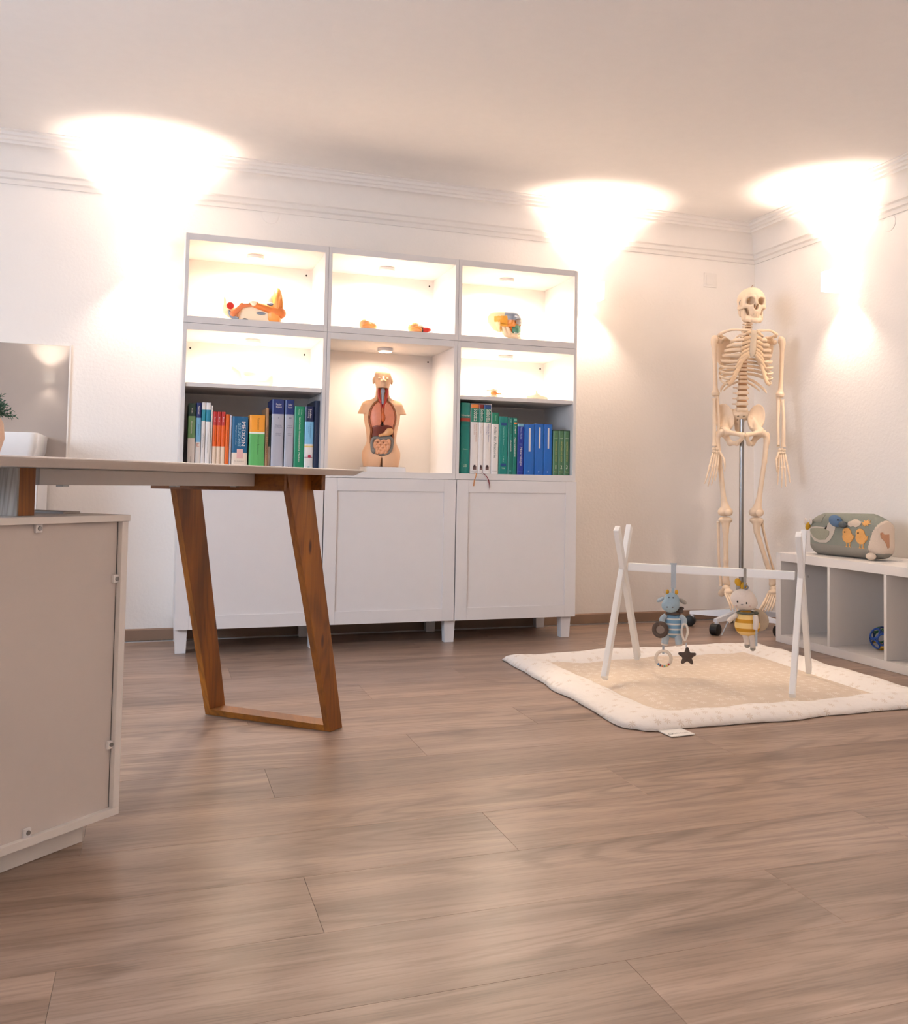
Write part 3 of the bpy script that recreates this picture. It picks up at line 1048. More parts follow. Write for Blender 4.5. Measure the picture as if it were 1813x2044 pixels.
def ribbon(pts, col, root):
    mb = MB()
    P, R = spline([Vector(p) for p in pts], [1] * len(pts), 5)
    vs, fs = [], []
    for i, p in enumerate(P):
        vs += [p + Vector((-.0022, 0, 0)), p + Vector((.0022, 0, 0)), p + Vector((.0022, .0005, 0)), p + Vector((-.0022, .0005, 0))]
    for i in range(len(P) - 1):
        for k in range(4):
            fs.append((i * 4 + k, i * 4 + (k + 1) % 4, i * 4 + 4 + (k + 1) % 4, i * 4 + 4 + k))
    fs += [(0, 1, 2, 3), tuple(len(vs) - 4 + k for k in range(4))]
    mb.add(vs, fs)
    obj('bookmark_ribbon', mb, mat('ribbon_%d' % col[0], rgb(*col), 0.6), root)
ribbon([(1.3005, y - .001, .775), (1.298, -.414, .768), (1.290, -.432, .752), (1.283, -.4345, .735), (1.281, -.435, .712)], (186, 120, 52), sc)
ribbon([(1.335, y - .001, .775), (1.338, -.414, .768), (1.347, -.432, .752), (1.354, -.4345, .733), (1.358, -.435, .702)], (140, 34, 44), sc)
ribbon([(1.330, y - .001, .772), (1.331, -.415, .766), (1.340, -.433, .751), (1.349, -.4355, .732), (1.357, -.436, .698)], (196, 186, 184), sc)
book('book', 'white book with green top titled Atlas der Anatomie', 1.382, 1.418, 1.058, y, [(0, W_), (.815, (10, 130, 96))],
     [('Atlas der Anatomie', 'v', .52, .26, .77, .34, (20, 84, 74)), ('Netter', 'v', .52, .86, .95, .22, (170, 214, 196)), ('ELSEVIER', 'h', .5, .04, .052, .6, (150, 140, 140))], group=GR)
book('book', 'teal book with two dark blue squares beside the Atlas', 1.42, 1.464, 1.041, y, [(0, (0, 132, 122))],
     [('Taschenatlas der Anatomie', 'v', .5, .50, .82, .14, (150, 210, 200)), ('1 Moll', 'v', .5, .21, .30, .14, (170, 214, 206)), ('TMB', 'h', .5, .09, .115, .36, (190, 214, 190))],
     [(.2, .82, .845, .895, (10, 66, 128)), (.2, .82, .135, .185, (10, 66, 128))], group=GR)
book('book', 'dark teal book with white word Anatomie', 1.465, 1.490, 1.037, y, [(0, (0, 112, 100))],
     [('Anatomie', 'v', .58, .40, .60, .36, W_), ('Duale', 'v', .55, .61, .70, .3, (60, 170, 160)), ('GK 1', 'v', .5, .88, .97, .3, (150, 200, 190))],
     [(.3, .7, .045, .075, (70, 150, 140))], group=GR)
book('book', 'teal green book titled Trepel Neuroanatomie with orange dot', 1.490, 1.511, 1.037, y, [(0, (0, 122, 104))],
     [('Trepel', 'v', .5, .72, .86, .42, W_), ('Neuroanatomie', 'v', .5, .31, .65, .42, W_)],
     [(.15, .85, .89, .92, (240, 140, 70)), (.2, .8, .94, .98, (120, 190, 170))], group=GR)
book('book', 'royal blue book titled Neurologie', 1.513, 1.545, 1.010, y, [(0, (14, 44, 150)), (.945, (120, 180, 200))],
     [('Neurologie', 'v', .52, .17, .54, .42, W_), ('Poeck Hacke', 'v', .55, .70, .93, .28, (170, 190, 230)), ('Q', 'h', .5, .57, .62, .4, (120, 150, 220))],
     [(.15, .85, .05, .062, (40, 90, 180))], group=GR)
for k, (a, b, lab, zz) in enumerate(((1.5465, 1.600, 'broad bright blue ring folder with the longest label strip', 1.008), (1.601, 1.647, 'bright blue ring folder between two other blue folders', 1.013),
                                     (1.648, 1.691, 'blue ring folder beside the green slipcase', 1.012))):
    t = book('ring_folder', lab, a, b, zz, y, [(0, (12, 100, 188))], [('P', 'h', .45, .045, .075, .14, (170, 200, 240))],
             [(.42, .60, .46 - .0 if k == 0 else .52, .93, (224, 214, 214))], group=GR, cat='folder')
    if k < 2:
        obj('sheet_corner', MB().prism([(a + .004, zz - .004), (b - .006, zz - .004), (b - .02, zz + .008)], y + .06, y + .061, lambda p, q, d: (p, d, q)), mat('clear_film', rgb(200, 204, 206), 0.3), t)
sg = thing('book', 'green slipcase of three small green volumes numbered 1 2 3', 'books', (1.7375, -.31, ZS), group=GR)
GN = (78, 122, 84)
obj('slipcase', MB().box(1.6935, 1.695, y + .004, y + .13, ZS, .984).box(1.7812, 1.7826, y + .004, y + .13, ZS, .984).box(1.6935, 1.7826, y + .004, y + .13, .984, .986).box(1.6935, 1.7826, y + .13, y + .132, ZS, .986),
    cmat((34, 74, 46)), sg)
for k in range(3):
    a = 1.6953 + k * .02865
    book('book', '', a, a + .0283, .9825, y, [(0, GN)],
         [(str(k + 1), 'h', .5, .14, .225, .30, (236, 232, 214)), ('ANATOMIE UND SYSTEM', 'v', .5, .30, .76, .26, (196, 186, 110)), ('Thieme', 'h', .5, .065, .09, .7, (196, 190, 130)),
          ('Lehrbuch', 'h', .5, .825, .845, .6, (200, 214, 196)), ('v', 'h', .5, .92, .945, .2, (50, 80, 60))], root=sg, z0=ZS + .0006, depth=.12)

# ------------------------------------------------------------------ skull shape, used twice
def skull_f():
    cr = sU(.022, sE((0, .018, .036), (.0715, .090, .062)), sE((0, -.028, .034), (.058, .052, .050)))
    face = sU(.012, sE((0, -.052, -.020), (.034, .030, .036)), sB((0, -.060, -.034), (.027, .020, .016), .012), sC((0, -.082, .012), (0, -.078, .002), .008, .010))
    ch = mirror(sU(.008, sC((.026, -.066, -.006), (.055, -.042, -.006), .011, .0095), sC((.055, -.042, -.004), (.052, -.048, .024), .008, .007)))
    arch = mirror(sC((.056, -.040, -.008), (.0675, .016, -.006), .0075, .0070))
    mast = mirror(sC((.057, .030, .0), (.054, .024, -.036), .014, .009))
    brow = mirror(sC((.012, -.080, .034), (.046, -.064, .036), .009, .008))
    base = sE((0, .03, -.005), (.045, .05, .03))
    f = sU(.010, sU(.016, cr, face, ch, base), mast, brow)
    f = sU(.004, f, arch)
    hol = mirror(sE((.080, -.026, .014), (.017, .030, .030)))
    eye = mirror(sE((.0285, -.078, .018), (.0190, .050, .0178), rotm('Y', -12)))
    nose = mirror(sE((.0060, -.090, -.011), (.0062, .038, .0150), rotm('Y', 12)))
    und = mirror(sE((.044, -.030, -.034), (.016, .034, .022)))
    return sD(.004, sD(.008, f, hol, und), eye, nose)
def mandible_f():
    a = mirror(sU(.006, sC((0, -.074, -.074), (.022, -.068, -.074), .012), sC((.022, -.068, -.073), (.046, -.010, -.060), .0115, .0105), sC((.046, -.012, -.056), (.053, .006, -.010), .014, .010), sC((.042, -.028, -.052), (.049, -.018, -.012), .0125, .008),
                    sC((0, -.073, -.060), (.022, -.066, -.058), .008), sC((.022, -.066, -.058), (.045, -.018, -.046), .007, .006)))
    return sU(.008, a, sE((0, -.080, -.080), (.016, .009, .010)))
SK_V, SK_F = nets(skull_f(), (-.085, -.115, -.075), (.085, .125, .11), .0030)
MA_V, MA_F = nets(mandible_f(), (-.075, -.105, -.105), (.075, .04, .005), .0030)
def skull_mesh(V, Fq, M):
    mb = MB()
    mb.add([M @ Vector(v) for v in V], [tuple(int(i) for i in q) for q in Fq])
    return mb
def teeth(zc, M, r=.0275, n=12):
    mb = MB()
    for k in range(n):
        a = math.radians(-78 + 156 * k / (n - 1))
        x, yy = r * math.sin(a), -.050 - .031 * math.cos(a)
        R = M @ Matrix.Translation((x, yy, zc)) @ Matrix.Rotation(a, 4, 'Z')
        mb.box(-.0026, .0026, -.003, .003, -.0055, .0055, .001, M=R)
    return mb
# ------------------------------------------------------------------ anatomical models on the shelves
def place(loc, rz=0.0, s=1.0, tilt=0.0, ax='X'):
    return Matrix.Translation(loc) @ Matrix.Rotation(rz, 4, 'Z') @ Matrix.Rotation(tilt, 4, ax) @ Matrix.Scale(s, 4)
def sdf_obj(name, f, lo, hi, h, m, parent, M, label=None):
    return obj(name, sdf_mb(f, lo, hi, h, M), m, parent, smooth=True, label=label)
def pm(name, c, rough=0.35, **k):
    return mat(name, rgb(*c), rough, **k)
M_cream = pm('model_cream', (240, 214, 178))
M_or = pm('model_orange', (234, 156, 80), var=.1)
M_or2 = pm('model_dark_orange', (210, 118, 56), var=.1)
M_red = pm('model_red', (196, 44, 34))
M_gb = pm('model_greyblue', (126, 138, 156))
M_pale = pm('model_pale', (238, 222, 196))
M_skin = pm('model_skin', (232, 186, 148), .4)

# ear model: local x along the shelf, z up
ZT = 1.38 + HB + .0008
ear = thing('ear_model', 'large orange and cream ear model with red vessel on the top left shelf', 'anatomical model', (.280, -.25, ZT))
Me = place((.280, -.25, ZT))
sdf_obj('base_block', sU(.02, sB((.035, 0, .045), (.085, .05, .045), .02), sC((-.04, 0, .03), (-.06, 0, .022), .022), sE((.085, .0, .085), (.03, .05, .070))), (-.11, -.075, 0.0004), (.15, .075, .14), .004, M_pale, ear, Me)
sdf_obj('auricle', sD(.006, sU(.012, sE((.116, -.020, .086), (.027, .050, .088)), sE((.096, -.02, .05), (.034, .045, .054))), sE((.130, -.066, .085), (.010, .022, .050))), (.075, -.08, .0004), (.16, .07, .185), .0035, M_or, ear, Me)
sdf_obj('ear_canal', sU(.01, sC((.115, -.050, .060), (.02, -.054, .084), .019, .014), sC((.115, -.050, .060), (.13, -.045, .056), .02, .024)), (-.01, -.09, .02), (.17, -.01, .12), .0035, M_or2, ear, Me)
sdf_obj('auditory_tube', sU(.008, sC((.006, -.054, .084), (-.035, -.056, .078), .009, .010), sC((-.035, -.056, .078), (-.075, -.056, .035), .010, .013)), (-.10, -.08, .01), (.03, -.03, .105), .003, pm('model_brown_orange', (206, 120, 76)), ear, Me)
sdf_obj('petrous_tip', sU(.015, sC((-.108, .0, .118), (-.088, -.02, .06), .004, .026), sC((-.088, -.02, .06), (-.06, -.01, .03), .026, .02)), (-.13, -.06, .003), (-.03, .03, .13), .0035, M_cream, ear, Me)
sdf_obj('membrane', sU(.004, sE((.012, -.062, .090), (.014, .012, .014)), sC((-.006, -.062, .092), (.028, -.064, .096), .004)), (-.02, -.085, .07), (.04, -.04, .115), .0025, M_pale, ear, Me)
obj('vessel', MB().tube([(.280 - .086, -.308, ZT + .072), (.280 - .086, -.275, ZT + .074)], .0155, seg=20), M_red, ear, smooth=True, angle=40)
obj('cavity_edge', MB().tube([(.280 - .092, -.302, ZT + .05), (.280 - .078, -.308, ZT + .025), (.280 - .05, -.308, ZT + .018)], [.005, .009, .005], smooth=4, flat=.6), M_gb, ear, smooth=True)
obj('grey_plate', MB().ell((.280 - .022, -.298, ZT + .012), (.016, .008, .011)), pm('model_grey', (110, 106, 104)), ear, smooth=True)
obj('red_plate', MB().ell((.280 - .055, -.295, ZT + .008), (.014, .008, .007)), M_red, ear, smooth=True)
obj('bone_strip', MB().ell((.280 + .085, -.302, ZT + .092), (.018, .006, .007)).ell((.280 + .045, -.302, ZT + .048), (.02, .006, .006)), M_gb, ear, smooth=True)

# two small organ models
for (x, lab, kind) in ((.795, 'small orange organ model left of centre on the top middle shelf', 0), (1.020, 'small organ model with a red cone on the top middle shelf', 1)):
    t = thing('organ_model', lab, 'anatomical model', (x, -.34, ZT))
    Mo = place((x, -.34, ZT), 0, 1.05)
    sdf_obj('organ_body', sU(.012, sE((-.012, 0, .024), (.026, .022, .024)), sE((.014, .002, .018), (.024, .02, .018)), sE((0, .01, .034), (.016, .014, .012))), (-.05, -.04, .0004), (.05, .04, .055), .0025, pm('model_apricot', (228, 160, 104), var=.2, vscale=60), t, Mo)
    obj('fold', MB().tube([(x - .03, -.358, ZT + .018), (x, -.362, ZT + .026), (x + .028, -.356, ZT + .014)], [.004, .006, .003], smooth=4), M_or, t, smooth=True)
    obj('pale_cap', MB().ell((x + .012, -.346, ZT + .034), (.018, .014, .008)), M_pale, t, smooth=True)
    if kind:
        obj('red_cone', MB().tube([(x + .024, -.345, ZT + .017), (x + .056, -.345, ZT + .021), (x + .066, -.345, ZT + .022)], [.016, .010, .006]), M_red, t, smooth=True)
        obj('dark_ring', MB().tube([(x + .021, -.345, ZT + .0165), (x + .027, -.345, ZT + .0172)], [.0168, .0162]), pm('model_black', (50, 40, 38)), t, smooth=True)

# coloured didactic skull, face turned right
cs = thing('coloured_skull', 'didactic skull with yellow, orange, green and blue-grey bones on the top right shelf', 'skull model', (1.48, -.27, ZT))
Ms = place((1.488, -.26, ZT + .083), math.radians(58), .86)
cen = SK_V[SK_F].mean(1)
def region(c):
    x, yv, z = abs(c[:, 0]), c[:, 1], c[:, 2]
    r = np.zeros(len(c), int)                                    # parietal, pale yellow
    r[(yv < -.005) & (z > .022)] = 1                             # frontal, blue-grey
    r[(yv >= -.022) & (yv < .055) & (z < .045) & (x > .04)] = 2  # temporal, orange
    r[(yv >= .02) & (z < .012)] = 0
    r[(yv < -.022) & (z <= .022)] = 3                            # cheek, orange
    r[(yv < -.04) & (z <= -.004) & (x < .046)] = 4               # upper jaw, green
    r[(yv < -.06) & (z > .0) & (x < .016)] = 5                   # nasal, white
    return r
reg = region(cen)
for k, (nm, m) in enumerate((('parietal_bone', pm('bone_pale_yellow', (238, 224, 180))), ('frontal_bone', pm('bone_bluegrey', (150, 158, 172))), ('temporal_bone', pm('bone_amber', (236, 168, 60))),
                             ('cheek_bone', pm('bone_orange', (226, 140, 60))), ('upper_jaw', pm('bone_green', (86, 140, 116))), ('nasal_bone', pm('bone_white', (232, 226, 216))))):
    q = SK_F[reg == k]
    used, inv = np.unique(q, return_inverse=True)
    mb = MB()
    mb.add([Ms @ Vector(v) for v in SK_V[used]], [tuple(int(i) for i in r) for r in inv.reshape(-1, 4)])
    o = obj(nm, mb, m, cs, smooth=True)
obj('lower_jaw', skull_mesh(MA_V, MA_F, Ms), pm('bone_peach', (240, 212, 178)), cs, smooth=True)
obj('upper_teeth', teeth(-.046, Ms), pm('tooth_white', (240, 234, 222)), cs)

# pale bone model, vertebra model, pale fragment
ZM = 1.1303
pb = thing('bone_model', 'pale yellow wedge-shaped bone model above the left row of books', 'bone model', (.312, -.23, ZM))
sdf_obj('bone', sD(.012, sU(.02, sC((-.085, 0, .085), (-.04, -.01, .02), .012, .018), sC((-.085, 0, .08), (.06, .0, .05), .012, .016), sE((.01, -.005, .028), (.065, .028, .028)), sC((.06, 0, .05), (.055, 0, .018), .016, .018)), sE((-.005, -.035, .062), (.05, .03, .022))),
        (-.12, -.06, .0004), (.10, .06, .11), .0035, pm('bone_ivory_yellow', (238, 224, 190)), pb, place((.312, -.23, ZM)))
vm = thing('vertebra_model', 'small vertebra model with orange disc above the right row of books', 'bone model', (1.405, -.33, ZM))
Mv = place((1.405, -.33, ZM))
for zz in (.009, .036):
    sdf_obj('vertebra', sU(.006, sE((0, -.006, zz), (.018, .014, .0085)), sC((0, .012, zz), (0, .030, zz - .003), .004), mirror(sC((.012, .008, zz), (.026, .016, zz), .004))), (-.035, -.028, max(zz - .014, .0004)), (.035, .04, zz + .014), .0022, M_cream, vm, Mv)
obj('disc', MB().lathe([(.014, .016), (.017, .0225), (.014, .029)], c=(1.405, -.336, ZM), seg=18), M_or, vm, smooth=True)
obj('nerve', MB().tube([(1.407, -.352, ZM + .022), (1.417, -.356, ZM + .019), (1.435, -.354, ZM + .019)], [.003, .004, .0042]), M_or2, vm, smooth=True)
pf = thing('bone_fragment', 'pale flat bone fragment lying at the right end above the books', 'bone model', (1.625, -.33, ZM))
sdf_obj('fragment', sU(.012, sC((-.05, 0, .012), (.0, .0, .018), .010, .013), sC((0, 0, .016), (.05, .0, .010), .012, .008), sC((-.01, 0, .018), (-.002, .0, .045), .008, .004)), (-.07, -.03, .0004), (.07, .03, .055), .0028, pm('bone_ivory', (240, 228, 200)), pf, place((1.625, -.33, ZM)))

# ------------------------------------------------------------------ anatomical torso
TX, TY = .893, -.225
to = thing('anatomical_torso', 'anatomical torso model with open chest and belly in the middle shelf', 'torso model', (TX, TY, .7695))
obj('pedestal', MB().box(TX - .083, TX + .098, TY - .085, TY + .085, .7695, .7930, .002), M_lac, to)
Mt = place((TX, TY, .7932), math.radians(-9))
# local heights: hips 0, waist .18, chest .28, shoulders .30, chin .37, crown .467
trunk = sU(.030, sE((0, .004, .055), (.082, .060, .070)), mirror(sC((.041, .004, .06), (.040, .004, -.06), .0405)), sE((0, .002, .155), (.070, .052, .10)), sE((0, .0, .235), (.084, .055, .085)), sE((0, .006, .285), (.090, .042, .030)))
arms = mirror(sC((.068, .004, .279), (.093, .004, .222), .029, .029))
armcut = lambda X, Y, Z: np.maximum(arms(X, Y, Z), .247 + .06 * (.1 - np.abs(X)) - Z)
neck = sC((0, .008, .29), (0, .006, .37), .034, .030)
head = sU(.014, sE((0, .010, .417), (.040, .050, .050)), sE((0, -.014, .392), (.033, .034, .034)), sC((0, -.034, .372), (0, -.030, .378), .016, .02))
nose = sU(.004, sC((0, -.047, .412), (0, -.056, .399), .004, .0060), mirror(sE((.006, -.050, .3975), (.005, .005, .004))))
ears_ = mirror(sE((.042, .008, .403), (.006, .011, .016)))
lips = sU(.003, sC((-.010, -.047, .386), (.010, -.047, .386), .0036), sC((-.008, -.046, .380), (.008, -.046, .380), .0036))
body = sU(.010, sU(.020, sU(.010, trunk, armcut), neck), head)
body = sU(.005, body, nose, ears_, lips)
eyes_ = mirror(sE((.0165, -.049, .410), (.0100, .012, .0065)))
lids_ = mirror(sE((.0165, -.036, .4095), (.0080, .007, .0050)))
cleft = sE((0, -.062, .004), (.005, .05, .042))
def win2(X, Z):
    """outline of the opening seen from the front"""
    e1 = sE((0, 0, .228), (.064, 1, .086))(X, 0 * X, Z)
    e2 = sE((0, 0, .130), (.055, 1, .080))(X, 0 * X, Z)
    d = smin(e1, e2, .02)
    q = np.maximum(np.abs(X) - (.0235 - .10 * np.maximum(0, .33 - Z) * 0), np.abs(Z - .325) - .042)
    return np.minimum(d, q)
YBACK = -.016
def torso_f(X, Y, Z):
    d = body(X, Y, Z)
    d = np.maximum(d, -Z)
    d = -smin(-d, cleft(X, Y, Z), .008)
    d = -smin(-d, eyes_(X, Y, Z), .004)
    d = np.minimum(d, lids_(X, Y, Z))
    return np.maximum(d, -np.maximum(win2(X, Z), Y - YBACK))
sdf_obj('body', torso_f, (-.145, -.08, -.004), (.145, .08, .475), .0028, M_skin, to, Mt)
def lining_f(X, Y, Z):
    w = win2(X, Z)
    return np.maximum(np.maximum(np.maximum(w + .0008, -(w + .0075)), np.maximum(body(X, Y, Z) + .0008, Y - YBACK - .001)), Z - .345)
sdf_obj('cavity_lining', lining_f, (-.085, -.085, .03), (.085, .0, .36), .0026, pm('lining_brown', (164, 88, 44), var=.2, vscale=60), to, Mt)
def back_f(X, Y, Z):
    return np.maximum(win2(X, Z) + .001, np.abs(Y - YBACK - .002) - .004)
sdf_obj('cavity_back', back_f, (-.085, -.03, .03), (.085, .0, .38), .0026, pm('organ_dark', (52, 32, 26)), to, Mt)
M_lung = pm('organ_lung', (222, 138, 106), var=.12, vscale=70)
clip_ = lambda X, Y, Z: np.maximum(body(X, Y, Z) + .0015, win2(X, Z) + .008)
for s in (-1, 1):
    f = sI(clip_, sU(.010, sE((s * .031, -.036, .226), (.030, .034, .060)), sE((s * .022, -.030, .272), (.017, .026, .030)), sE((s * .038, -.034, .200), (.022, .028, .034))))
    sdf_obj('lung', f, (-.075, -.075, .150), (.075, -.010, .315), .0026, M_lung, to, Mt)
sdf_obj('heart', sU(.008, sE((.003, -.052, .226), (.010, .010, .020)), sC((.0, -.050, .24), (.0, -.046, .270), .006)), (-.02, -.075, .19), (.035, -.02, .285), .0022, pm('organ_heart', (190, 90, 32)), to, Mt)
sdf_obj('liver', sI(lambda X, Y, Z: np.maximum(body(X, Y, Z) - .003, win2(X, Z) + .008), sU(.010, sE((-.022, -.050, .160), (.038, .030, .031)), sE((.018, -.048, .173), (.036, .024, .020)))), (-.07, -.08, .12), (.07, -.005, .205), .0026, pm('organ_liver', (116, 50, 36), .25), to, Mt)
sdf_obj('stomach', sU(.012, sE((.031, -.058, .163), (.020, .014, .017), rotm('Y', -30)), sC((.018, -.056, .152), (-.012, -.060, .144), .009, .006)), (-.03, -.085, .120), (.07, -.03, .195), .0024, pm('organ_stomach', (226, 166, 112)), to, Mt)
def tube_local(name, pts, r, m, par, smooth=5, seg=10, flat=1.0):
    P = [Mt @ Vector(p) for p in pts]
    return obj(name, MB().tube(P, r, seg=seg, smooth=smooth, flat=flat), m, par, smooth=True)
M_colon = pm('organ_colon', (122, 116, 110))
tube_local('colon', [(-.040, -.048, .072), (-.044, -.048, .095), (-.044, -.048, .120), (-.032, -.050, .133), (.0, -.053, .130), (.032, -.050, .134), (.044, -.046, .122), (.043, -.046, .09), (.036, -.049, .072), (.020, -.052, .060), (0, -.054, .056), (-.02, -.052, .060)],
           [.010, .009, .0085, .0095, .0105, .0105, .009, .008, .008, .0065, .005, .003], M_colon, to)
obj('caecum', MB().ell(Mt @ Vector((-.036, -.050, .074)), (.012, .011, .015)), M_colon, to, smooth=True)
si = []
for row_, zz in enumerate((.119, .106, .093, .080, .068)):
    xs = [-.031, -.019, -.006, .006, .019, .031]
    if row_ % 2:
        xs = xs[::-1]
    for k, xx in enumerate(xs):
        si.append((xx * (1.0 if row_ < 3 else .72), -.053 - .003 * (k % 2), zz + (.005 if k % 2 else -.004)))
tube_local('small_bowel', si, .0078, pm('organ_bowel', (226, 162, 122), .35), to, smooth=6)
obj('bowel_bed', MB().ell(Mt @ Vector((0, -.040, .094)), (.036, .014, .036)), pm('organ_bowel_dark', (150, 92, 66)), to, smooth=True)
M_mus = pm('organ_muscle', (178, 44, 28))
for s in (-1, 1):
    tube_local('neck_muscle', [(s * .0185, -.026, .364), (s * .018, -.028, .335), (s * .010, -.034, .300), (s * .003, -.044, .270)], [.0055, .0065, .006, .004], M_mus, to)
    tube_local('neck_vessel', [(s * .011, -.026, .36), (s * .011, -.030, .33), (s * .006, -.038, .290)], [.003, .0035, .003], pm('organ_vessel', (210, 96, 40)), to)
tube_local('larynx', [(0, -.026, .364), (0, -.033, .352), (0, -.033, .338), (0, -.033, .320), (0, -.038, .290)], [.007, .0105, .007, .0065, .006], pm('organ_cartilage', (150, 154, 166)), to)

# ------------------------------------------------------------------ skeleton on its stand
PX, PY = 2.735, -.40
RZ = math.radians(-19)
st = thing('skeleton_stand', 'rolling stand with steel pole and white star base under the skeleton', 'stand', (PX, PY, 0), RZ)
M_stand = pm('stand_white', (222, 224, 230), .35)
obj('pole', MB().tube([(0, 0, .075), (0, 0, 1.075)], .0115, seg=16), M_chrome, st, smooth=True, local=True, angle=40)
obj('hub', MB().lathe([(.040, .062), (.044, .070), (.040, .098), (.024, .115), (.016, .118)], seg=24), M_stand, st, smooth=True, local=True, angle=40)
for k in range(5):
    a = math.radians(209 + 72 * k) - RZ
    d, nn = Vector((math.cos(a), math.sin(a), 0)), Vector((-math.sin(a), math.cos(a), 0))
    mb = MB()
    v = []
    for (r, w, z0, z1) in ((.03, .021, .060, .103), (.14, .016, .062, .092), (.262, .012, .064, .080)):
        v += [d * r - nn * w + Vector((0, 0, z0)), d * r + nn * w + Vector((0, 0, z0)), d * r + nn * w * .7 + Vector((0, 0, z1)), d * r - nn * w * .7 + Vector((0, 0, z1))]
    f = [(0, 1, 2, 3), (8, 9, 10, 11)]
    for i in range(2):
        for j in range(4):
            f.append((i * 4 + j, i * 4 + (j + 1) % 4, i * 4 + 4 + (j + 1) % 4, i * 4 + 4 + j))
    mb.add(v, f)
    arm = obj('base_arm', mb, M_stand, st, local=True)
    c = d * .250
    ca = obj('caster', MB().tube([c + Vector((0, 0, .045)), c + Vector((0, 0, .070))], .010, seg=10), M_stand, arm, local=True, smooth=True, angle=40)
    w0 = c + d * .012 + Vector((0, 0, .0285))
    obj('wheel', MB().tube([w0 - nn * .021, w0 - nn * .018, w0 - nn * .003, w0 + nn * .003, w0 + nn * .018, w0 + nn * .021], [.024, .028, .028, .028, .028, .024], seg=20), M_dark, arm, local=True, smooth=True, angle=40)

sk = thing('skeleton', 'life-size human skeleton model hanging on the stand in the corner', 'skeleton', (PX, PY, .10), RZ)
M_bone = mat('bone', rgb(238, 213, 184), .42, var=.10, vscale=25)
M_cart = mat('cartilage', rgb(234, 202, 164), .5, var=.06)
M_disc = mat('disc_tan', rgb(176, 132, 92), .55)
Z0 = .10
OX = 0.0
def L(p):
    return (p[0] + OX + (.085 * max(0.0, p[2] - 1.10) if not OX else 0.0), p[1], p[2] - Z0)
def bone(name, pts, r, smooth=4, seg=10, flat=1.0, m=None, par=None):
    return obj(name, MB().tube([L(p) for p in pts], r, seg=seg, smooth=smooth, flat=flat), m or M_bone, par or sk, smooth=True, local=True)
def bsdf(name, f, lo, hi, h, m=None, par=None):
    v, q = nets(f, lo, hi, h)
    mb = MB()
    mb.add([L(p) for p in v], [tuple(int(i) for i in r) for r in q])
    return obj(name, mb, m or M_bone, par or sk, smooth=True, local=True)
# spine curve: height -> (x, y)
def spine(z):
    pts = [(1.60, .020), (1.55, .035), (1.48, .058), (1.40, .066), (1.32, .056), (1.22, .028), (1.14, .020), (1.09, .035)]
    for (a, ya), (b, yb) in zip(pts, pts[1:]):
        if a >= z >= b:
            return yb + (ya - yb) * (z - b) / (a - b)
    return .02
def vertebra(z, r, hgt, tw, sp, dn):
    yy = spine(z)
    f = sU(.004, sB((0, yy, z), (r, r * .78, hgt / 2), min(.005, hgt * .3)), mirror(sC((r * .5, yy + r * .8, z), (tw, yy + r * 1.1, z + .002), .0045, .0042)), sC((0, yy + r * .8, z), (0, yy + sp, z - dn), .0045, .0035), mirror(sC((r * .6, yy + r * .9, z - hgt * .5), (r * .6, yy + r * .9, z + hgt * .5), .004)))
    return bsdf('vertebra', f, (-tw - .008, yy - r, z - hgt / 2 - dn - .006), (tw + .008, yy + sp + .008, z + hgt / 2 + .006), .0030)
zv = 1.588
zlist = []
for k in range(7):
    vertebra(zv, .0155 + .0006 * k, .0095, .025, .030, .006)
    zlist.append((zv, .0150 + .0006 * k, .0095))
    zv -= .0128
for k in range(12):
    h_ = .0125 + .0004 * k
    zv -= .0015 if k else .002
    vertebra(zv - .002, 0.0170 + .0006 * k, h_, .024, .040, .016)
    zlist.append((zv - .002, 0.0170 + .0006 * k, h_))
    zv -= .0168 + .00035 * k
for k in range(5):
    zv -= .006
    vertebra(zv - .006, .0250 + .0008 * k, .0205, .040, .046, .004)
    zlist.append((zv - .006, .0250 + .0008 * k, .0205))
    zv -= .0228
for (za, ra, ha), (zb2, rb2, hb2) in zip(zlist, zlist[1:]):
    a, b = za - ha / 2, zb2 + hb2 / 2
    if a > b:
        zc_ = (a + b) / 2
        obj('disc', MB().lathe([(ra * .85, b - .001 - zc_), (ra * .97, 0), (ra * .85, a + .001 - zc_)], c=L((0, spine(zc_), zc_)), seg=14), M_disc, sk, smooth=True, local=True)
ZL = zlist[-1][0] - .012
# skull
Mk = Matrix.Translation(L((.004, .012, 1.660))) @ Matrix.Rotation(math.radians(2), 4, 'Z') @ Matrix.Diagonal((.95, 1.0, 1.07, 1.0))
sku = obj('skull', skull_mesh(SK_V, SK_F, Mk), M_bone, sk, smooth=True, local=True)
jaw = obj('lower_jaw', skull_mesh(MA_V, MA_F, Mk), M_bone, sk, smooth=True, local=True)
obj('upper_teeth', teeth(-.047, Mk), M_bone, sku, local=True)
obj('lower_teeth', teeth(-.0565, Mk, .0265), M_bone, jaw, local=True)
obj('skull_hook', MB().tube([Mk @ Vector((0, .01, .094)), Mk @ Vector((.002, .0, .104)), Mk @ Vector((.008, .0, .110))], .0015, smooth=4, seg=6), pm('brass', (170, 120, 70), .3, metal=1.0), sku, local=True, smooth=True)
obj('suture_spring', MB().tube([Mk @ Vector((-.066, -.012, .030)), Mk @ Vector((-.070, -.006, .022)), Mk @ Vector((-.069, -.006, .010))], .0016, smooth=4, seg=6), M_chrome, sku, local=True, smooth=True)
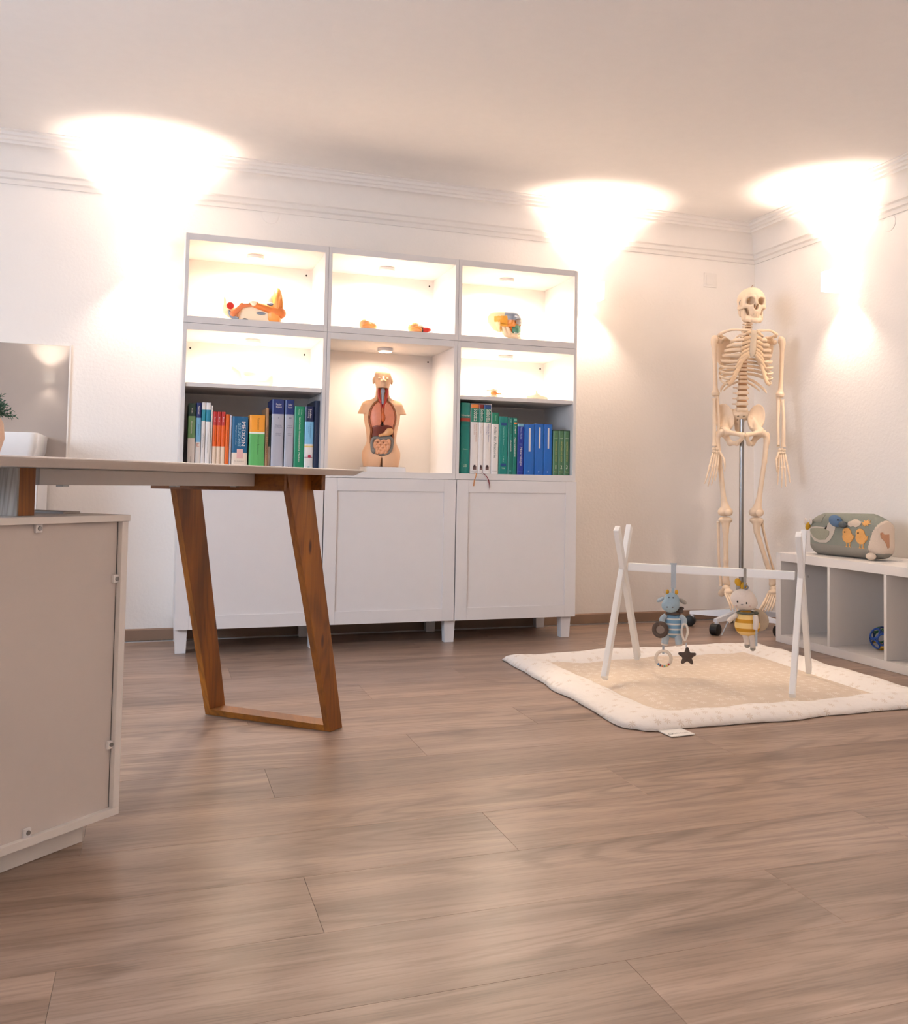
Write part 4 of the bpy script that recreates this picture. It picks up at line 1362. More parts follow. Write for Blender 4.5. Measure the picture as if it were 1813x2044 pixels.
# thorax
bone('sternum', [(0, -.088, 1.522), (0, -.094, 1.500), (0, -.098, 1.480), (0, -.101, 1.44), (0, -.101, 1.405), (0, -.098, 1.385)], [.020, .026, .017, .017, .015, .006], flat=.32, m=pm('sternum_grey', (214, 196, 172)))
thz = [z for z, r, h_ in zlist[7:19]]
ax_ = [.060, .084, .100, .110, .117, .122, .126, .128, .127, .122, .108, .082]
zf = [1.505, 1.478, 1.452, 1.424, 1.394, 1.362, 1.330, 1.300, 1.272, 1.248, 0, 0]
xf = [.034, .044, .050, .053, .057, .064, .074, .086, .097, .107, 0, 0]
zs_ = [1.512, 1.488, 1.466, 1.446, 1.428, 1.412, 1.398, 1.352, 1.318, 1.288]
for i in range(12):
    z = thz[i] + .003
    y0 = spine(z) + .012
    for s in (-1, 1):
        a = ax_[i]
        if i < 10:
            e_ = zf[i]
            pts = [(s * .018, y0, z), (s * a * .55, y0 + .022, z - .002), (s * a * .92, y0 - .010, z + (e_ - z) * .30), (s * a, y0 - .055, z + (e_ - z) * .60), (s * (a * .85 + xf[i] * .15), -.058, z + (e_ - z) * .88), (s * xf[i], -.088, e_)]
            bone('rib', pts, [.006, .0080, .0088, .0088, .0088, .0084], smooth=5, seg=10, flat=.45)
            if i < 7:
                cp = [(s * xf[i], -.088, e_), (s * (xf[i] * .6 + .008), -.097, e_ + (zs_[i] - e_) * .45), (s * .015, -.099, zs_[i])]
            else:
                cp = [(s * xf[i], -.088, e_), (s * (xf[i] - .018), -.093, e_ + .012), (s * (xf[i] - .036 + (i - 7) * .002), -.095, zs_[i] + .005)]
            bone('costal_cartilage', cp, [.0084, .0085, .0078] if i < 5 else [.0088, .0105, .0095], smooth=4, seg=8, m=M_cart, flat=.5)
        elif i == 10:
            bone('rib', [(s * .018, y0, z), (s * .07, y0 + .012, z - .02), (s * .110, y0 - .03, z - .062), (s * .118, y0 - .06, z - .085)], [.005, .0075, .007, .003], smooth=5, seg=8, flat=.5)
        else:
            bone('rib', [(s * .018, y0, z), (s * .06, y0 + .008, z - .018), (s * .095, y0 - .012, z - .050)], [.005, .0065, .003], smooth=5, seg=8, flat=.5)
for s in (-1, 1):
    # shoulder girdle
    bone('clavicle', [(s * .016, -.088, 1.521), (s * .055, -.082, 1.525), (s * .105, -.030, 1.532), (s * .148, .006, 1.518)], [.008, .0055, .006, .009], smooth=5, flat=.8)
    f = sU(.006, sI(sE((s * .110, .078, 1.440), (.044, .0090, .082), rotm('Y', s * 8)), sE((s * .110, .078, 1.44), (.06, .05, .09))), sC((s * .07, .092, 1.49), (s * .148, .030, 1.515), .006, .010), sC((s * .13, .05, 1.485), (s * .143, .03, 1.482), .012, .014), sC((s * .13, .04, 1.49), (s * .125, -.005, 1.495), .007, .007))
    bsdf('scapula', f, (min(s * .04, s * .18), -.02, 1.345), (max(s * .04, s * .18), .115, 1.54), .0032)
    # arm
    OX = .036
    bone('humerus', [(s * .160, .024, 1.497), (s * .172, .020, 1.492), (s * .178, .018, 1.470), (s * .176, .016, 1.43), (s * .173, .016, 1.33), (s * .170, .018, 1.24), (s * .168, .020, 1.212), (s * .168, .018, 1.196)],
         [.014, .0215, .017, .0115, .0105, .012, .022, .018], smooth=5, seg=12)
    ee, ww = (s * .168, .018, 1.185), (s * (.172 if s < 0 else .168), -.008, .938 if s < 0 else .930)
    bone('ulna', [(ee[0] - s * .008, .028, 1.198), (ee[0] - s * .008, .02, 1.165), (ee[0] - s * .014, .008, 1.07), (ww[0] - s * .016, -.004, .955), (ww[0] - s * .016, -.006, .942)], [.012, .011, .0075, .0065, .009], smooth=5)
    bone('radius', [(ee[0] + s * .010, .010, 1.180), (ee[0] + s * .010, .006, 1.160), (ee[0] + s * .012, -.004, 1.07), (ww[0] + s * .008, -.012, .955), (ww[0] + s * .008, -.012, .938)], [.011, .0075, .0085, .010, .014], smooth=5)
    hd = obj('wrist', MB().ell(L((ww[0] - .012, -.014, .920)), (.009, .010, .010), 8, 6).ell(L((ww[0] + .002, -.014, .922)), (.009, .010, .010), 8, 6).ell(L((ww[0] + .013, -.014, .918)), (.008, .009, .010), 8, 6)
             .ell(L((ww[0] - .012, -.016, .906)), (.009, .009, .008), 8, 6).ell(L((ww[0] + .001, -.016, .905)), (.009, .009, .008), 8, 6).ell(L((ww[0] + .012, -.016, .905)), (.008, .009, .008), 8, 6), M_bone, sk, smooth=True, local=True)
    for k in range(4):
        fx = (k - 1.5)
        ln = [.165, .178, .172, .150][k if s > 0 else k]
        bx = ww[0] + fx * .0105
        sp = fx * (.0045 if s > 0 else .003) - (.016 if s < 0 else .0)
        P = []
        for t_ in (0, .38, .42, .68, .72, .86, 1.0):
            P.append((bx + sp * t_ * 2.4, -.016 - .03 * math.sin(t_ * 1.7), .898 - ln * t_ * .96))
        bone('finger', P, [.0055, .0052, .0062, .0042, .0050, .0036, .0022], smooth=3, seg=8, par=hd)
    tx = s * -.018
    bone('thumb', [(ww[0] + tx, -.020, .908), (ww[0] + tx * 1.9, -.034, .872), (ww[0] + tx * 2.0, -.040, .866), (ww[0] + tx * 2.1, -.048, .835), (ww[0] + tx * 2.0, -.052, .805)], [.006, .0055, .0062, .0045, .0025], smooth=3, seg=8, par=hd)
    OX = 0.0
# pelvis
sac = sD(.004, sU(.012, sC((0, .044, ZL - .012), (0, .070, ZL - .085), .036, .018), mirror(sC((.026, .044, ZL - .010), (.056, .046, ZL - .032), .024, .018)), sC((0, .070, ZL - .085), (0, .062, ZL - .112), .011, .005)), *[mirror(sE((.014, .020, ZL - .025 - .018 * k), (.0042, .03, .0038))) for k in range(3)])
bsdf('sacrum', sac, (-.09, -.01, ZL - .125), (.09, .11, ZL + .02), .0030)
for s in (-1, 1):
    Rm = Matrix.Rotation(math.radians(s * 24), 3, 'Z') @ Matrix.Rotation(math.radians(s * 14), 3, 'Y')
    R_ = [list(r) for r in Rm]
    blade = sD(.004, sE((s * .084, .034, 1.085), (.052, .026, .074), R_), sE((s * .078, .010, 1.098), (.054, .028, .074), R_))
    f = sU(.015, blade, sC((s * .072, .055, 1.085), (s * .085, .0, 1.015), .014, .022), sE((s * .090, -.008, 1.010), (.028, .026, .027)), sC((s * .082, -.02, 1.006), (s * .008, -.062, .992), .011, .012), sC((s * .086, .006, .995), (s * .058, .012, .955), .016, .012), sC((s * .058, .010, .951), (s * .030, -.030, .950), .0115, .010), sC((s * .030, -.030, .950), (s * .010, -.058, .976), .010, .009))
    f = sD(.004, f, sE((s * .108, -.014, 1.006), (.020, .020, .020)))
    bsdf('hip_bone', f, (min(s * .002, s * .155), -.085, .93), (max(s * .002, s * .155), .11, 1.185), .0028)
bone('pubic_joint', [(-.006, -.064, .988), (.006, -.064, .988)], .010, smooth=0, m=M_cart)
# legs
for s in (-1, 1):
    kx = -.083 if s < 0 else .077
    axk = -.079 if s < 0 else .164
    f = sU(.010, sE((s * .104, -.012, 1.006), (.0195, .0195, .0195)), sC((s * .106, -.012, 1.004), (s * .128, -.004, .980), .013, .014), sC((s * .133, .004, 1.000), (s * .132, .0, .962), .013, .014), sC((s * .128, -.002, .965), (s * .116, -.008, .86), .0145, .012),
           sC((s * .116, -.008, .86), (kx + s * .010, -.010, .66), .012, .0135), sC((kx + s * .010, -.010, .66), (kx, -.008, .605), .014, .028), sE((kx - .020, .0, .598), (.018, .028, .020)), sE((kx + .020, .0, .598), (.018, .028, .020)))
    lo_ = (min(s * .155, kx - .045, s * .07), -.05, .57)
    hi_ = (max(s * .155, kx + .045, s * .07), .045, 1.035)
    bsdf('femur', f, lo_, hi_, .0042)
    obj('patella', MB().ell(L((kx + .004, -.044, .596)), (.018, .009, .018), 12, 8), M_bone, sk, smooth=True, local=True)
    f = sU(.010, sE((kx - .016, -.004, .558), (.020, .026, .014)), sE((kx + .016, -.004, .558), (.020, .026, .014)), sC((kx, -.008, .552), (kx - s * .0, -.012, .50), .024, .0145), sC((kx, -.012, .50), (kx + (axk - kx) * .55, -.012, .35), .0145, .0115),
           sC((kx + (axk - kx) * .55, -.012, .35), (axk, -.006, .243), .0115, .018), sE((axk - s * .012, -.006, .233), (.010, .013, .014)))
    bsdf('tibia', f, (min(kx, axk) - .048, -.045, .18), (max(kx, axk) + .048, .035, .585), .0042)
    fo = .034 * s
    bone('fibula', [(kx + fo, .008, .545), (kx + fo, .008, .53), (kx + fo * .95 + (axk - kx) * .5, .008, .36), (axk + s * .024, .004, .243), (axk + s * .024, .002, .220)], [.010, .0075, .006, .008, .010], smooth=5)
    # foot, hanging with the toes down and forward
    sx = .026 if s < 0 else -.052
    ft = bsdf('ankle', sU(.008, sE((axk, -.010, .214), (.020, .024, .014)), sC((axk, .0, .204), (axk - sx * .4, .042, .180), .016, .018), sE((axk + sx * .25, -.034, .194), (.024, .018, .016))), (axk - .07, -.065, .14), (axk + .07, .07, .24), .0034)
    for k in range(5):
        q = (k - 2) * .0115
        big = (k == 4) if s < 0 else (k == 0)
        tip = (axk + sx * 1.35 + q * 1.35, -.105 - (.004 if big else 0), .106 + abs(k - 2) * .002)
        b0 = (axk + sx * .3 + q * .9, -.042, .188)
        md = tuple(b0[i] * .4 + tip[i] * .6 + (0, -.012, .002)[i] for i in range(3))
        bone('toe', [b0, tuple(b0[i] * .7 + md[i] * .3 for i in range(3)), md, tip], [.0065, .0042, .0058, .0032] if not big else [.008, .006, .008, .0055], smooth=4, seg=8, par=ft)
# ------------------------------------------------------------------ play mat
def smooth01(t):
    t = min(1, max(0, t))
    return t * t * (3 - 2 * t)
def leaf_mat(name, ground, motif, scale, thr, rough=0.9):
    """fabric printed with small sprigs"""
    m = bpy.data.materials.new(name)
    m.use_nodes = True
    nt = m.node_tree
    b = nt.nodes['Principled BSDF']
    b.inputs['Roughness'].default_value = rough
    b.inputs['Specular IOR Level'].default_value = 0.15
    mp = mapping(nt, (scale, scale, 0.0))
    v = nt.nodes.new('ShaderNodeTexVoronoi')
    v.inputs['Scale'].default_value = 1.0
    v.inputs['Randomness'].default_value = 0.45
    nt.links.new(mp.outputs[0], v.inputs['Vector'])
    sub = nt.nodes.new('ShaderNodeVectorMath')
    sub.operation = 'SUBTRACT'
    nt.links.new(mp.outputs[0], sub.inputs[0])
    nt.links.new(v.outputs['Position'], sub.inputs[1])
    sx = nt.nodes.new('ShaderNodeSeparateXYZ')
    nt.links.new(sub.outputs[0], sx.inputs[0])
    def math_(op, a, bb=None):
        n = nt.nodes.new('ShaderNodeMath')
        n.operation = op
        for i, q in enumerate((a, bb)):
            if q is None:
                continue
            if isinstance(q, (int, float)):
                n.inputs[i].default_value = q
            else:
                nt.links.new(q, n.inputs[i])
        return n.outputs[0]
    ang = math_('ARCTAN2', sx.outputs[1], sx.outputs[0])
    rot = math_('MULTIPLY', v.outputs['Color'], 6.0)
    ca = math_('ABSOLUTE', math_('COSINE', math_('ADD', math_('MULTIPLY', ang, 3.5), rot)))
    lim = math_('MULTIPLY', math_('POWER', ca, 1.5), thr)
    ins = math_('LESS_THAN', v.outputs['Distance'], lim)
    mx = nt.nodes.new('ShaderNodeMixRGB')
    mx.inputs[1].default_value = ground
    mx.inputs[2].default_value = motif
    nt.links.new(math_('MULTIPLY', ins, 0.85), mx.inputs[0])
    nt.links.new(mx.outputs[0], b.inputs['Base Color'])
    tc = nt.nodes.new('ShaderNodeTexCoord')
    n2 = nt.nodes.new('ShaderNodeTexNoise')
    n2.inputs['Scale'].default_value = 26
    n2.inputs['Detail'].default_value = 4
    nt.links.new(tc.outputs['Object'], n2.inputs['Vector'])
    bp = nt.nodes.new('ShaderNodeBump')
    bp.inputs['Strength'].default_value = 0.5
    bp.inputs['Distance'].default_value = 0.012
    nt.links.new(n2.outputs['Fac'], bp.inputs['Height'])
    nt.links.new(bp.outputs[0], b.inputs['Normal'])
    return m
M_mat1 = leaf_mat('mat_border_print', rgb(242, 236, 230), rgb(222, 208, 194), 28, .34)
M_mat2 = leaf_mat('mat_centre_print', rgb(220, 204, 186), rgb(236, 226, 214), 30, .42)
outer = [Vector(p) for p in ((1.268, -.895), (1.236, -2.105), (2.475, -2.085), (2.505, -.855))]
inner = [Vector(p) for p in ((1.412, -1.075), (1.440, -1.955), (2.285, -1.935), (2.318, -1.040))]
def bil(Q, s, t):
    return (Q[0] * (1 - s) + Q[3] * s) * (1 - t) + (Q[1] * (1 - s) + Q[2] * s) * t
def wob(s, t):
    return Vector((.012 * math.sin(9 * t + 3 * s) + .006 * math.sin(23 * t + 1), .010 * math.sin(8 * s + 4 * t) + .005 * math.sin(21 * s)))
pm_ = thing('play_mat', 'white and beige leaf-print padded play mat under the baby gym', 'play mat', (1.87, -1.49, 0))
def ring_pt(side, u, k):
    """side 0..3 round the mat, u along it, k 0 outer .. 1 inner"""
    a, b = outer[side], outer[(side + 1) % 4]
    c, d = inner[side], inner[(side + 1) % 4]
    return (a * (1 - u) + b * u) * (1 - k) + (c * (1 - u) + d * u) * k
N, KN = 40, 12
mb = MB()
vs, fs = [], []
cnt = 4 * N
random.seed(3)
ph = [random.uniform(0, 6) for _ in range(12)]
for side in range(4):
    for i in range(N):
        u = i / N
        a = (side + u) * 2 * PI / 4
        for k in range(KN + 1):
            q = k / KN
            p = ring_pt(side, u, q)
            w_ = sum(math.sin(a * f_ + ph[j]) for j, f_ in enumerate((3, 5, 8, 13, 21))) * .0035 * (1 - q)
            cc = (p - Vector((1.87, -1.49))).normalized()
            ew = max(0.0, 1 - min(u, 1 - u) / .07) * (1.0 if (side if u < .5 else (side + 1) % 4) in (1, 2) else 0.15)
            p = p + cc * (w_ - .045 * ew * ew * (1 - q))
            puff = math.sin(PI * min(1, q * 1.02)) ** .6 if 0 < q < 1 else 0.0
            h = .006 + (.030 + .003 * math.sin(a * 9 + ph[5]) + .002 * math.sin(a * 23 + ph[6] + q * 5) + .0025 * math.sin(a * 5 + ph[7])) * puff
            if q == 1:
                h = .006
            if q == 0:
                h = .004
            vs.append((p.x, p.y, h))
S_ = KN + 1
for i in range(cnt):
    j = (i + 1) % cnt
    for k in range(KN):
        fs.append((i * S_ + k, j * S_ + k, j * S_ + k + 1, i * S_ + k + 1))
nb0 = len(vs)
for i in range(cnt):
    x_, y_, z_ = vs[i * S_]
    vs.append((x_ + (1.87 - x_) * .012, y_ + (-1.49 - y_) * .012, .0008))
for i in range(cnt):
    j = (i + 1) % cnt
    fs.append((i * S_, nb0 + i, nb0 + j, j * S_))
fs.append(tuple(nb0 + i for i in range(cnt)))
mb.add(vs, fs)
obj('border', mb, M_mat1, pm_, smooth=True)
G = 30
mb = MB()
vs, fs = [], []
for i in range(G + 1):
    for j in range(G + 1):
        s_, t_ = i / G, j / G
        p = bil(inner, s_, t_)
        ed = min(s_, t_, 1 - s_, 1 - t_)
        c = Vector((1.87, -1.49))
        p = c + (p - c) * 1.05
        h = .011 + .014 * smooth01((ed - .02) / .10) + .003 * math.sin(11 * s_ + 2) * math.sin(9 * t_ + 1) + .0025 * math.sin(25 * s_ + 7 * t_)
        vs.append((p.x, p.y, h))
for i in range(G):
    for j in range(G):
        a = i * (G + 1) + j
        fs.append((a, a + 1, a + G + 2, a + G + 1))
mb.add(vs, fs)
obj('centre_panel', mb, M_mat2, pm_, smooth=True)
lt = obj('fabric_tag', MB().box(1.330, 1.410, -2.172, -2.100, .002, .0045, M=Matrix.Translation((1.39, -2.12, 0)) @ Matrix.Rotation(math.radians(4), 4, 'Z') @ Matrix.Translation((-1.39, 2.12, 0))), mat('tag_white', rgb(232, 228, 224), .8), pm_)
obj('tag_lettering', text_mb('Little Dutch', .050, .011, lambda tx, ty: (1.378 + tx, -2.150 + ty, .0049)), ink((120, 120, 116)), lt)
obj('tag_emblem', MB().torus((1.344, -2.152, .0049), .007, .0008, (1, 0, 0), (0, 1, 0), seg=16, sec=4), ink((150, 150, 146)), lt)

# ------------------------------------------------------------------ baby gym
gy = thing('baby_gym', 'white wooden baby gym with two crossed frames and a bar, on the mat', 'baby gym', (1.83, -1.57, .03))
M_gym = mat('gym_white', rgb(236, 234, 232), .4)
bd = Vector((.743, -.669, 0)).normalized()
an = Vector((bd.y, -bd.x, 0)) * -1     # across the bar, away from the viewer
def stick(a, b, w, t, side):
    """square stick from a to b, w across the frame plane, t along the bar direction"""
    a, b = Vector(a), Vector(b)
    z = (b - a).normalized()
    x = side.normalized()
    yv = z.cross(x).normalized()
    M = Matrix((x, yv, z)).transposed().to_4x4()
    M.translation = a
    return MB().box(-t / 2, t / 2, -w / 2, w / 2, 0, (b - a).length, .004, M=M)
for (near, far, off) in (((1.433, -1.522), (1.741, -1.176), 0), ((1.906, -1.962), (2.236, -1.607), 1)):
    n_, f_ = Vector(near), Vector(far)
    cr = n_ * .5 + f_ * .5
    s = 1
    for k, (foot, sh) in enumerate(((n_, -.002), (f_, .002))):
        d_ = (cr - foot) / .368
        o3 = bd * sh * s
        zb = .040
        a = Vector((foot.x, foot.y, zb)) + o3
        b = Vector((foot.x + d_.x * (.566 - zb), foot.y + d_.y * (.566 - zb), .566)) + o3
        obj('gym_leg', stick(a, b, .033, .0205, bd), M_gym, gy)
A0 = Vector((1.587, -1.349, .4185)) + bd * .0215
B0 = Vector((2.071, -1.785, .4145)) - bd * .0215
bar = obj('cross_bar', stick(A0, B0, .030, .022, Vector((0, 0, 1)).cross(bd)), M_gym, gy)
obj('bolt', MB().tube([Vector((2.071, -1.785, .415)) + bd * .021, Vector((2.071, -1.785, .415)) + bd * .026], .005, seg=10), M_chrome, gy)

# ------------------------------------------------------------------ toys on the bar
def fab(name, c, **k):
    return mat(name, rgb(*c), .95, bump=.25, bscale=260, spec=.1, var=.05, **k)
def stripes(name, c1, c2, freq, phase=0.0, lo=.5):
    m = bpy.data.materials.new(name)
    m.use_nodes = True
    nt = m.node_tree
    b = nt.nodes['Principled BSDF']
    b.inputs['Roughness'].default_value = .95
    b.inputs['Specular IOR Level'].default_value = .1
    tc = nt.nodes.new('ShaderNodeTexCoord')
    sx = nt.nodes.new('ShaderNodeSeparateXYZ')
    nt.links.new(tc.outputs['Object'], sx.inputs[0])
    a = nt.nodes.new('ShaderNodeMath')
    a.operation = 'MULTIPLY_ADD'
    nt.links.new(sx.outputs[2], a.inputs[0])
    a.inputs[1].default_value = freq
    a.inputs[2].default_value = phase
    f = nt.nodes.new('ShaderNodeMath')
    f.operation = 'FRACT'
    nt.links.new(a.outputs[0], f.inputs[0])
    r = ramp(nt, [(0, c1), (lo, c2)], 'CONSTANT')
    nt.links.new(f.outputs[0], r.inputs[0])
    nt.links.new(r.outputs[0], b.inputs['Base Color'])
    return m
F_blue = fab('plush_blue', (158, 180, 194))
F_pale = fab('plush_pale_blue', (176, 190, 200))
F_dark = fab('plush_charcoal', (92, 80, 74))
F_must = fab('plush_mustard', (206, 156, 52))
F_white = fab('plush_white', (222, 210, 200))
F_grey = fab('plush_grey', (160, 154, 146))
F_silv = fab('strap_grey', (176, 184, 192))
M_eye = mat('embroidered_black', rgb(30, 26, 26), .6)

cow_loc = Vector((1.731, -1.479, .4225))
cow = thing('cow_toy', 'blue plush cow toy with rings and star hanging left on the baby gym', 'plush toy', cow_loc, math.radians(-29.5))
def lo(name, mb_, m, par, smooth=True, angle=None, label=None):
    return obj(name, mb_, m, par, smooth=smooth, local=True, angle=angle, label=label)
def lsdf(name, f, lo_, hi_, h, m, par, label=None):
    v, q = nets(f, lo_, hi_, h)
    mb_ = MB()
    mb_.add(v, [tuple(int(i) for i in r) for r in q])
    return obj(name, mb_, m, par, smooth=True, local=True, label=label)
# strap over the bar
lo('hanging_strap', MB().box(-.009, .009, -.0140, -.0120, -.075, .0102).box(-.009, .009, .0120, .0140, -.06, .0102).box(-.009, .009, -.0140, .0140, .0103, .0120).box(-.012, .012, -.016, -.012, .0122, .018), F_silv, cow, False)
lo('strap_ribbon', MB().box(-.007, .004, -.008, -.006, -.094, -.062), F_blue, cow, False)
lsdf('head', sU(.010, sE((-.006, 0, -.122), (.029, .028, .030)), sE((-.010, -.018, -.138), (.033, .026, .026))), (-.06, -.06, -.18), (.04, .045, -.08), .0030, F_blue, cow)
for s in (-1, 1):
    lo('horn', MB().ell((-.005 + s * .0165, -.002, -.090), (.0062, .006, .009), 10, 8), F_must, cow)
    lo('ear', MB().ell((-.006 + s * .041, .004, -.120 if s < 0 else -.124), (.016, .005, .008), 12, 8, M=Matrix.Rotation(math.radians(s * 32), 3, 'Y')), F_pale if s < 0 else F_grey, cow)
    lo('eye', MB().ell((-.008 + s * .0075, -.0275, -.108), (.0022, .002, .0028), 8, 6), M_eye, cow)
    lo('nostril', MB().ell((-.012 + s * .010, -.0435, -.141), (.0030, .0012, .0022), 8, 6), F_dark, cow)
M_str = stripes('knit_blue_stripe', rgb(120, 158, 186), rgb(214, 212, 206), 55, 0.2, .68)
lsdf('body', sU(.012, sE((.002, .004, -.208), (.031, .025, .046)), sE((.002, .0, -.232), (.034, .027, .026))), (-.05, -.04, -.27), (.05, .045, -.155), .0030, M_str, cow)
lo('scarf', MB().torus((.0, .002, -.168), .021, .006, (1, 0, 0), (0, 1, 0), seg=20), F_dark, cow)
lo('scarf_knot', MB().ell((.026, -.010, -.158), (.012, .008, .009), 10, 8).ell((.030, -.006, -.148), (.010, .006, .006), 10, 8), F_dark, cow)
for s in (-1, 1):
    lo('arm', MB().tube([(s * .026, .0, -.178), (s * .040, -.006, -.192), (s * .036, -.018, -.214)], [.010, .0115, .009], smooth=4), F_pale, cow)
    lo('leg', MB().tube([(s * .018 - .004, -.004, -.240), (s * .024 - .004, -.010, -.262), (s * .026 - .004, -.012, -.280)], [.013, .014, .013], smooth=4), F_pale, cow)
    lo('foot_trim', MB().tube([(s * .026 - .004, -.012, -.279), (s * .027 - .004, -.012, -.285)], [.0138, .0120]), F_white, cow)
mir = lo('mirror_pad', MB().torus((-.046, -.030, -.226), .0225, .0085, (1, 0, 0), (0, 0, 1), seg=24), F_dark, cow)
lo('mirror', MB().tube([(-.046, -.033, -.226), (-.046, -.027, -.226)], .0195, seg=24), mat('toy_mirror', rgb(150, 140, 134), .12, metal=.6), mir, angle=40)
tr = MB()
P = [(.040, -.030, -.202), (.049, -.030, -.208), (.053, -.030, -.232), (.043, -.030, -.262), (.032, -.030, -.236), (.034, -.030, -.208), (.040, -.030, -.202)]
lo('teether_loop', tr.tube(P, .0042, smooth=5, seg=8), mat('silicone_white', rgb(222, 214, 204), .5), cow)
rg = lo('rattle_ring', MB().torus((-.034, -.016, -.333), .0275, .0058, (1, 0, 0), (0, 0, 1), seg=32), mat('clear_plastic', rgb(220, 208, 194), .12, spec=.6), cow)
for k, c in enumerate(((40, 110, 170), (50, 60, 90), (226, 130, 100), (120, 170, 150), (230, 200, 90), (190, 50, 50))):
    a = math.radians(228 + 17 * k)
    lo('bead', MB().ell((-.034 + .0275 * math.cos(a), -.018, -.333 + .0275 * math.sin(a)), (.0044, .0062, .0044), 8, 6), mat('bead_%d' % k, rgb(*c), .3), rg)
lo('ring_ribbon', MB().box(-.039, -.031, -.018, -.014, -.316, -.284), F_silv, cow, False)
star = []
for k in range(10):
    a = PI / 2 + k * PI / 5
    r = .0345 if k % 2 == 0 else .0175
    star.append((.052 + r * math.cos(a), -.322 + r * math.sin(a)))
st_f = lambda X, Y, Z: smin(np.full_like(X, 9.), np.minimum.reduce([sC((.052, -.014, -.322), (.052 + .028 * math.cos(PI / 2 + k * 2 * PI / 5), -.014, -.322 + .028 * math.sin(PI / 2 + k * 2 * PI / 5)), .015, .0062)(X, Y * 1.0, Z) for k in range(5)]), .002)
lsdf('star_teether', st_f, (.01, -.035, -.37), (.095, .008, -.28), .0026, F_dark, cow)
lo('star_ribbon', MB().box(.046, .051, -.016, -.013, -.292, -.272), F_silv, cow, False)

bee_loc = Vector((1.925, -1.653, .4235))
bee = thing('bee_toy', 'plush bee toy with yellow striped body hanging right on the baby gym', 'plush toy', bee_loc, math.radians(-31))
lo('hanging_strap', MB().box(-.005, .005, -.0140, -.0120, -.055, .0082).box(-.005, .005, .0120, .0140, -.05, .0082).box(-.005, .005, -.0140, .0140, .0083, .0100), F_grey, bee, False)
lo('strap_clip', MB().torus((.004, -.014, -.058), .007, .0025, (1, 0, 0), (0, 0, 1), seg=16, sec=6), M_chrome, bee)
lsdf('head', sU(.012, sE((-.006, 0, -.100), (.044, .038, .036)), sE((.004, .0, -.116), (.042, .036, .028))), (-.06, -.05, -.16), (.06, .05, -.05), .0032, F_white, bee)
for s, (x, z, tl) in ((-1, (-.026, -.046, -24)), (1, (-.002, -.058, 20))):
    lo('antenna', MB().ell((x + .003, 0, z - .014), (.009, .008, .014), 10, 8), F_grey, bee)
    lo('antenna_tip', MB().ell((x - .002 * s, -.004, z + .004), (.0115, .009, .0155), 12, 8, M=Matrix.Rotation(math.radians(tl), 3, 'Y')), F_must, bee)
for x, z in ((-.027, -.108), (.005, -.112)):
    lo('eye', MB().ell((x, -.0365 if x < -.01 else -.0385, z), (.0026, .002, .0038), 8, 6), M_eye, bee)
lo('nose', MB().ell((-.011, -.039, -.118), (.0042, .0018, .0022), 8, 6), F_grey, bee)
lo('mouth', MB().tube([(-.010, -.0375, -.134), (-.006, -.0378, -.136), (-.002, -.0375, -.134)], .0009, seg=6, smooth=3), F_grey, bee)
for x in (-.032, .016):
    lo('cheek', MB().ell((x, -.034, -.123), (.0045, .002, .003), 8, 6), fab('plush_blush', (214, 186, 174)), bee)
M_bee = stripes('knit_bee_stripe', rgb(240, 206, 138), rgb(204, 148, 54), 31.5, 0.42, .60)
lsdf('body', sU(.012, sE((.010, .002, -.196), (.045, .036, .040)), sE((.004, .002, -.168), (.032, .028, .026))), (-.05, -.05, -.245), (.07, .05, -.135), .0032, M_bee, bee)
lo('collar', MB().torus((.003, .0, -.150), .028, .0042, (1, 0, 0), (0, 1, 0), seg=24), fab('plush_sage', (104, 104, 92)), bee)
lo('collar_bow', MB().ell((.040, -.004, -.150), (.010, .008, .006), 10, 8), fab('plush_sage', (104, 104, 92)), bee)
for s in (-1, 1):
    lo('wing', MB().ell((.008 + (.045 if s > 0 else -.012), .034, -.180), (.034, .005, .040), 14, 10, M=Matrix.Rotation(math.radians(-s * 20), 3, 'Y')), fab('plush_wing', (196, 180, 160)) if s > 0 else F_grey, bee)
lo('arm', MB().tube([(-.026, -.006, -.158), (-.048, -.012, -.174), (-.058, -.014, -.184)], [.009, .0095, .007], smooth=4), F_white, bee)
lo('arm_ribbon', MB().box(-.073, -.069, -.016, -.013, -.238, -.184, M=Matrix.Translation((-.06, 0, -.185)) @ Matrix.Rotation(math.radians(24), 4, 'Y') @ Matrix.Translation((.071, 0, .186))), F_silv, bee, False)
lo('arm', MB().tube([(.036, -.020, -.158), (.038, -.034, -.180), (.036, -.036, -.204)], [.009, .011, .008], smooth=4), F_white, bee)
lo('arm_ribbon', MB().box(.036, .043, -.040, -.037, -.262, -.204), F_silv, bee, False)
for x, zz in ((.006, -.262), (.026, -.272)):
    lo('leg', MB().tube([(x - .004, -.004, -.226), (x + .002, -.006, zz + .012), (x + .003, -.006, zz)], [.012, .011, .010], smooth=4), F_white, bee)
    lo('foot', MB().ell((x + .003, -.006, zz - .004), (.010, .010, .010), 10, 8), F_grey, bee)

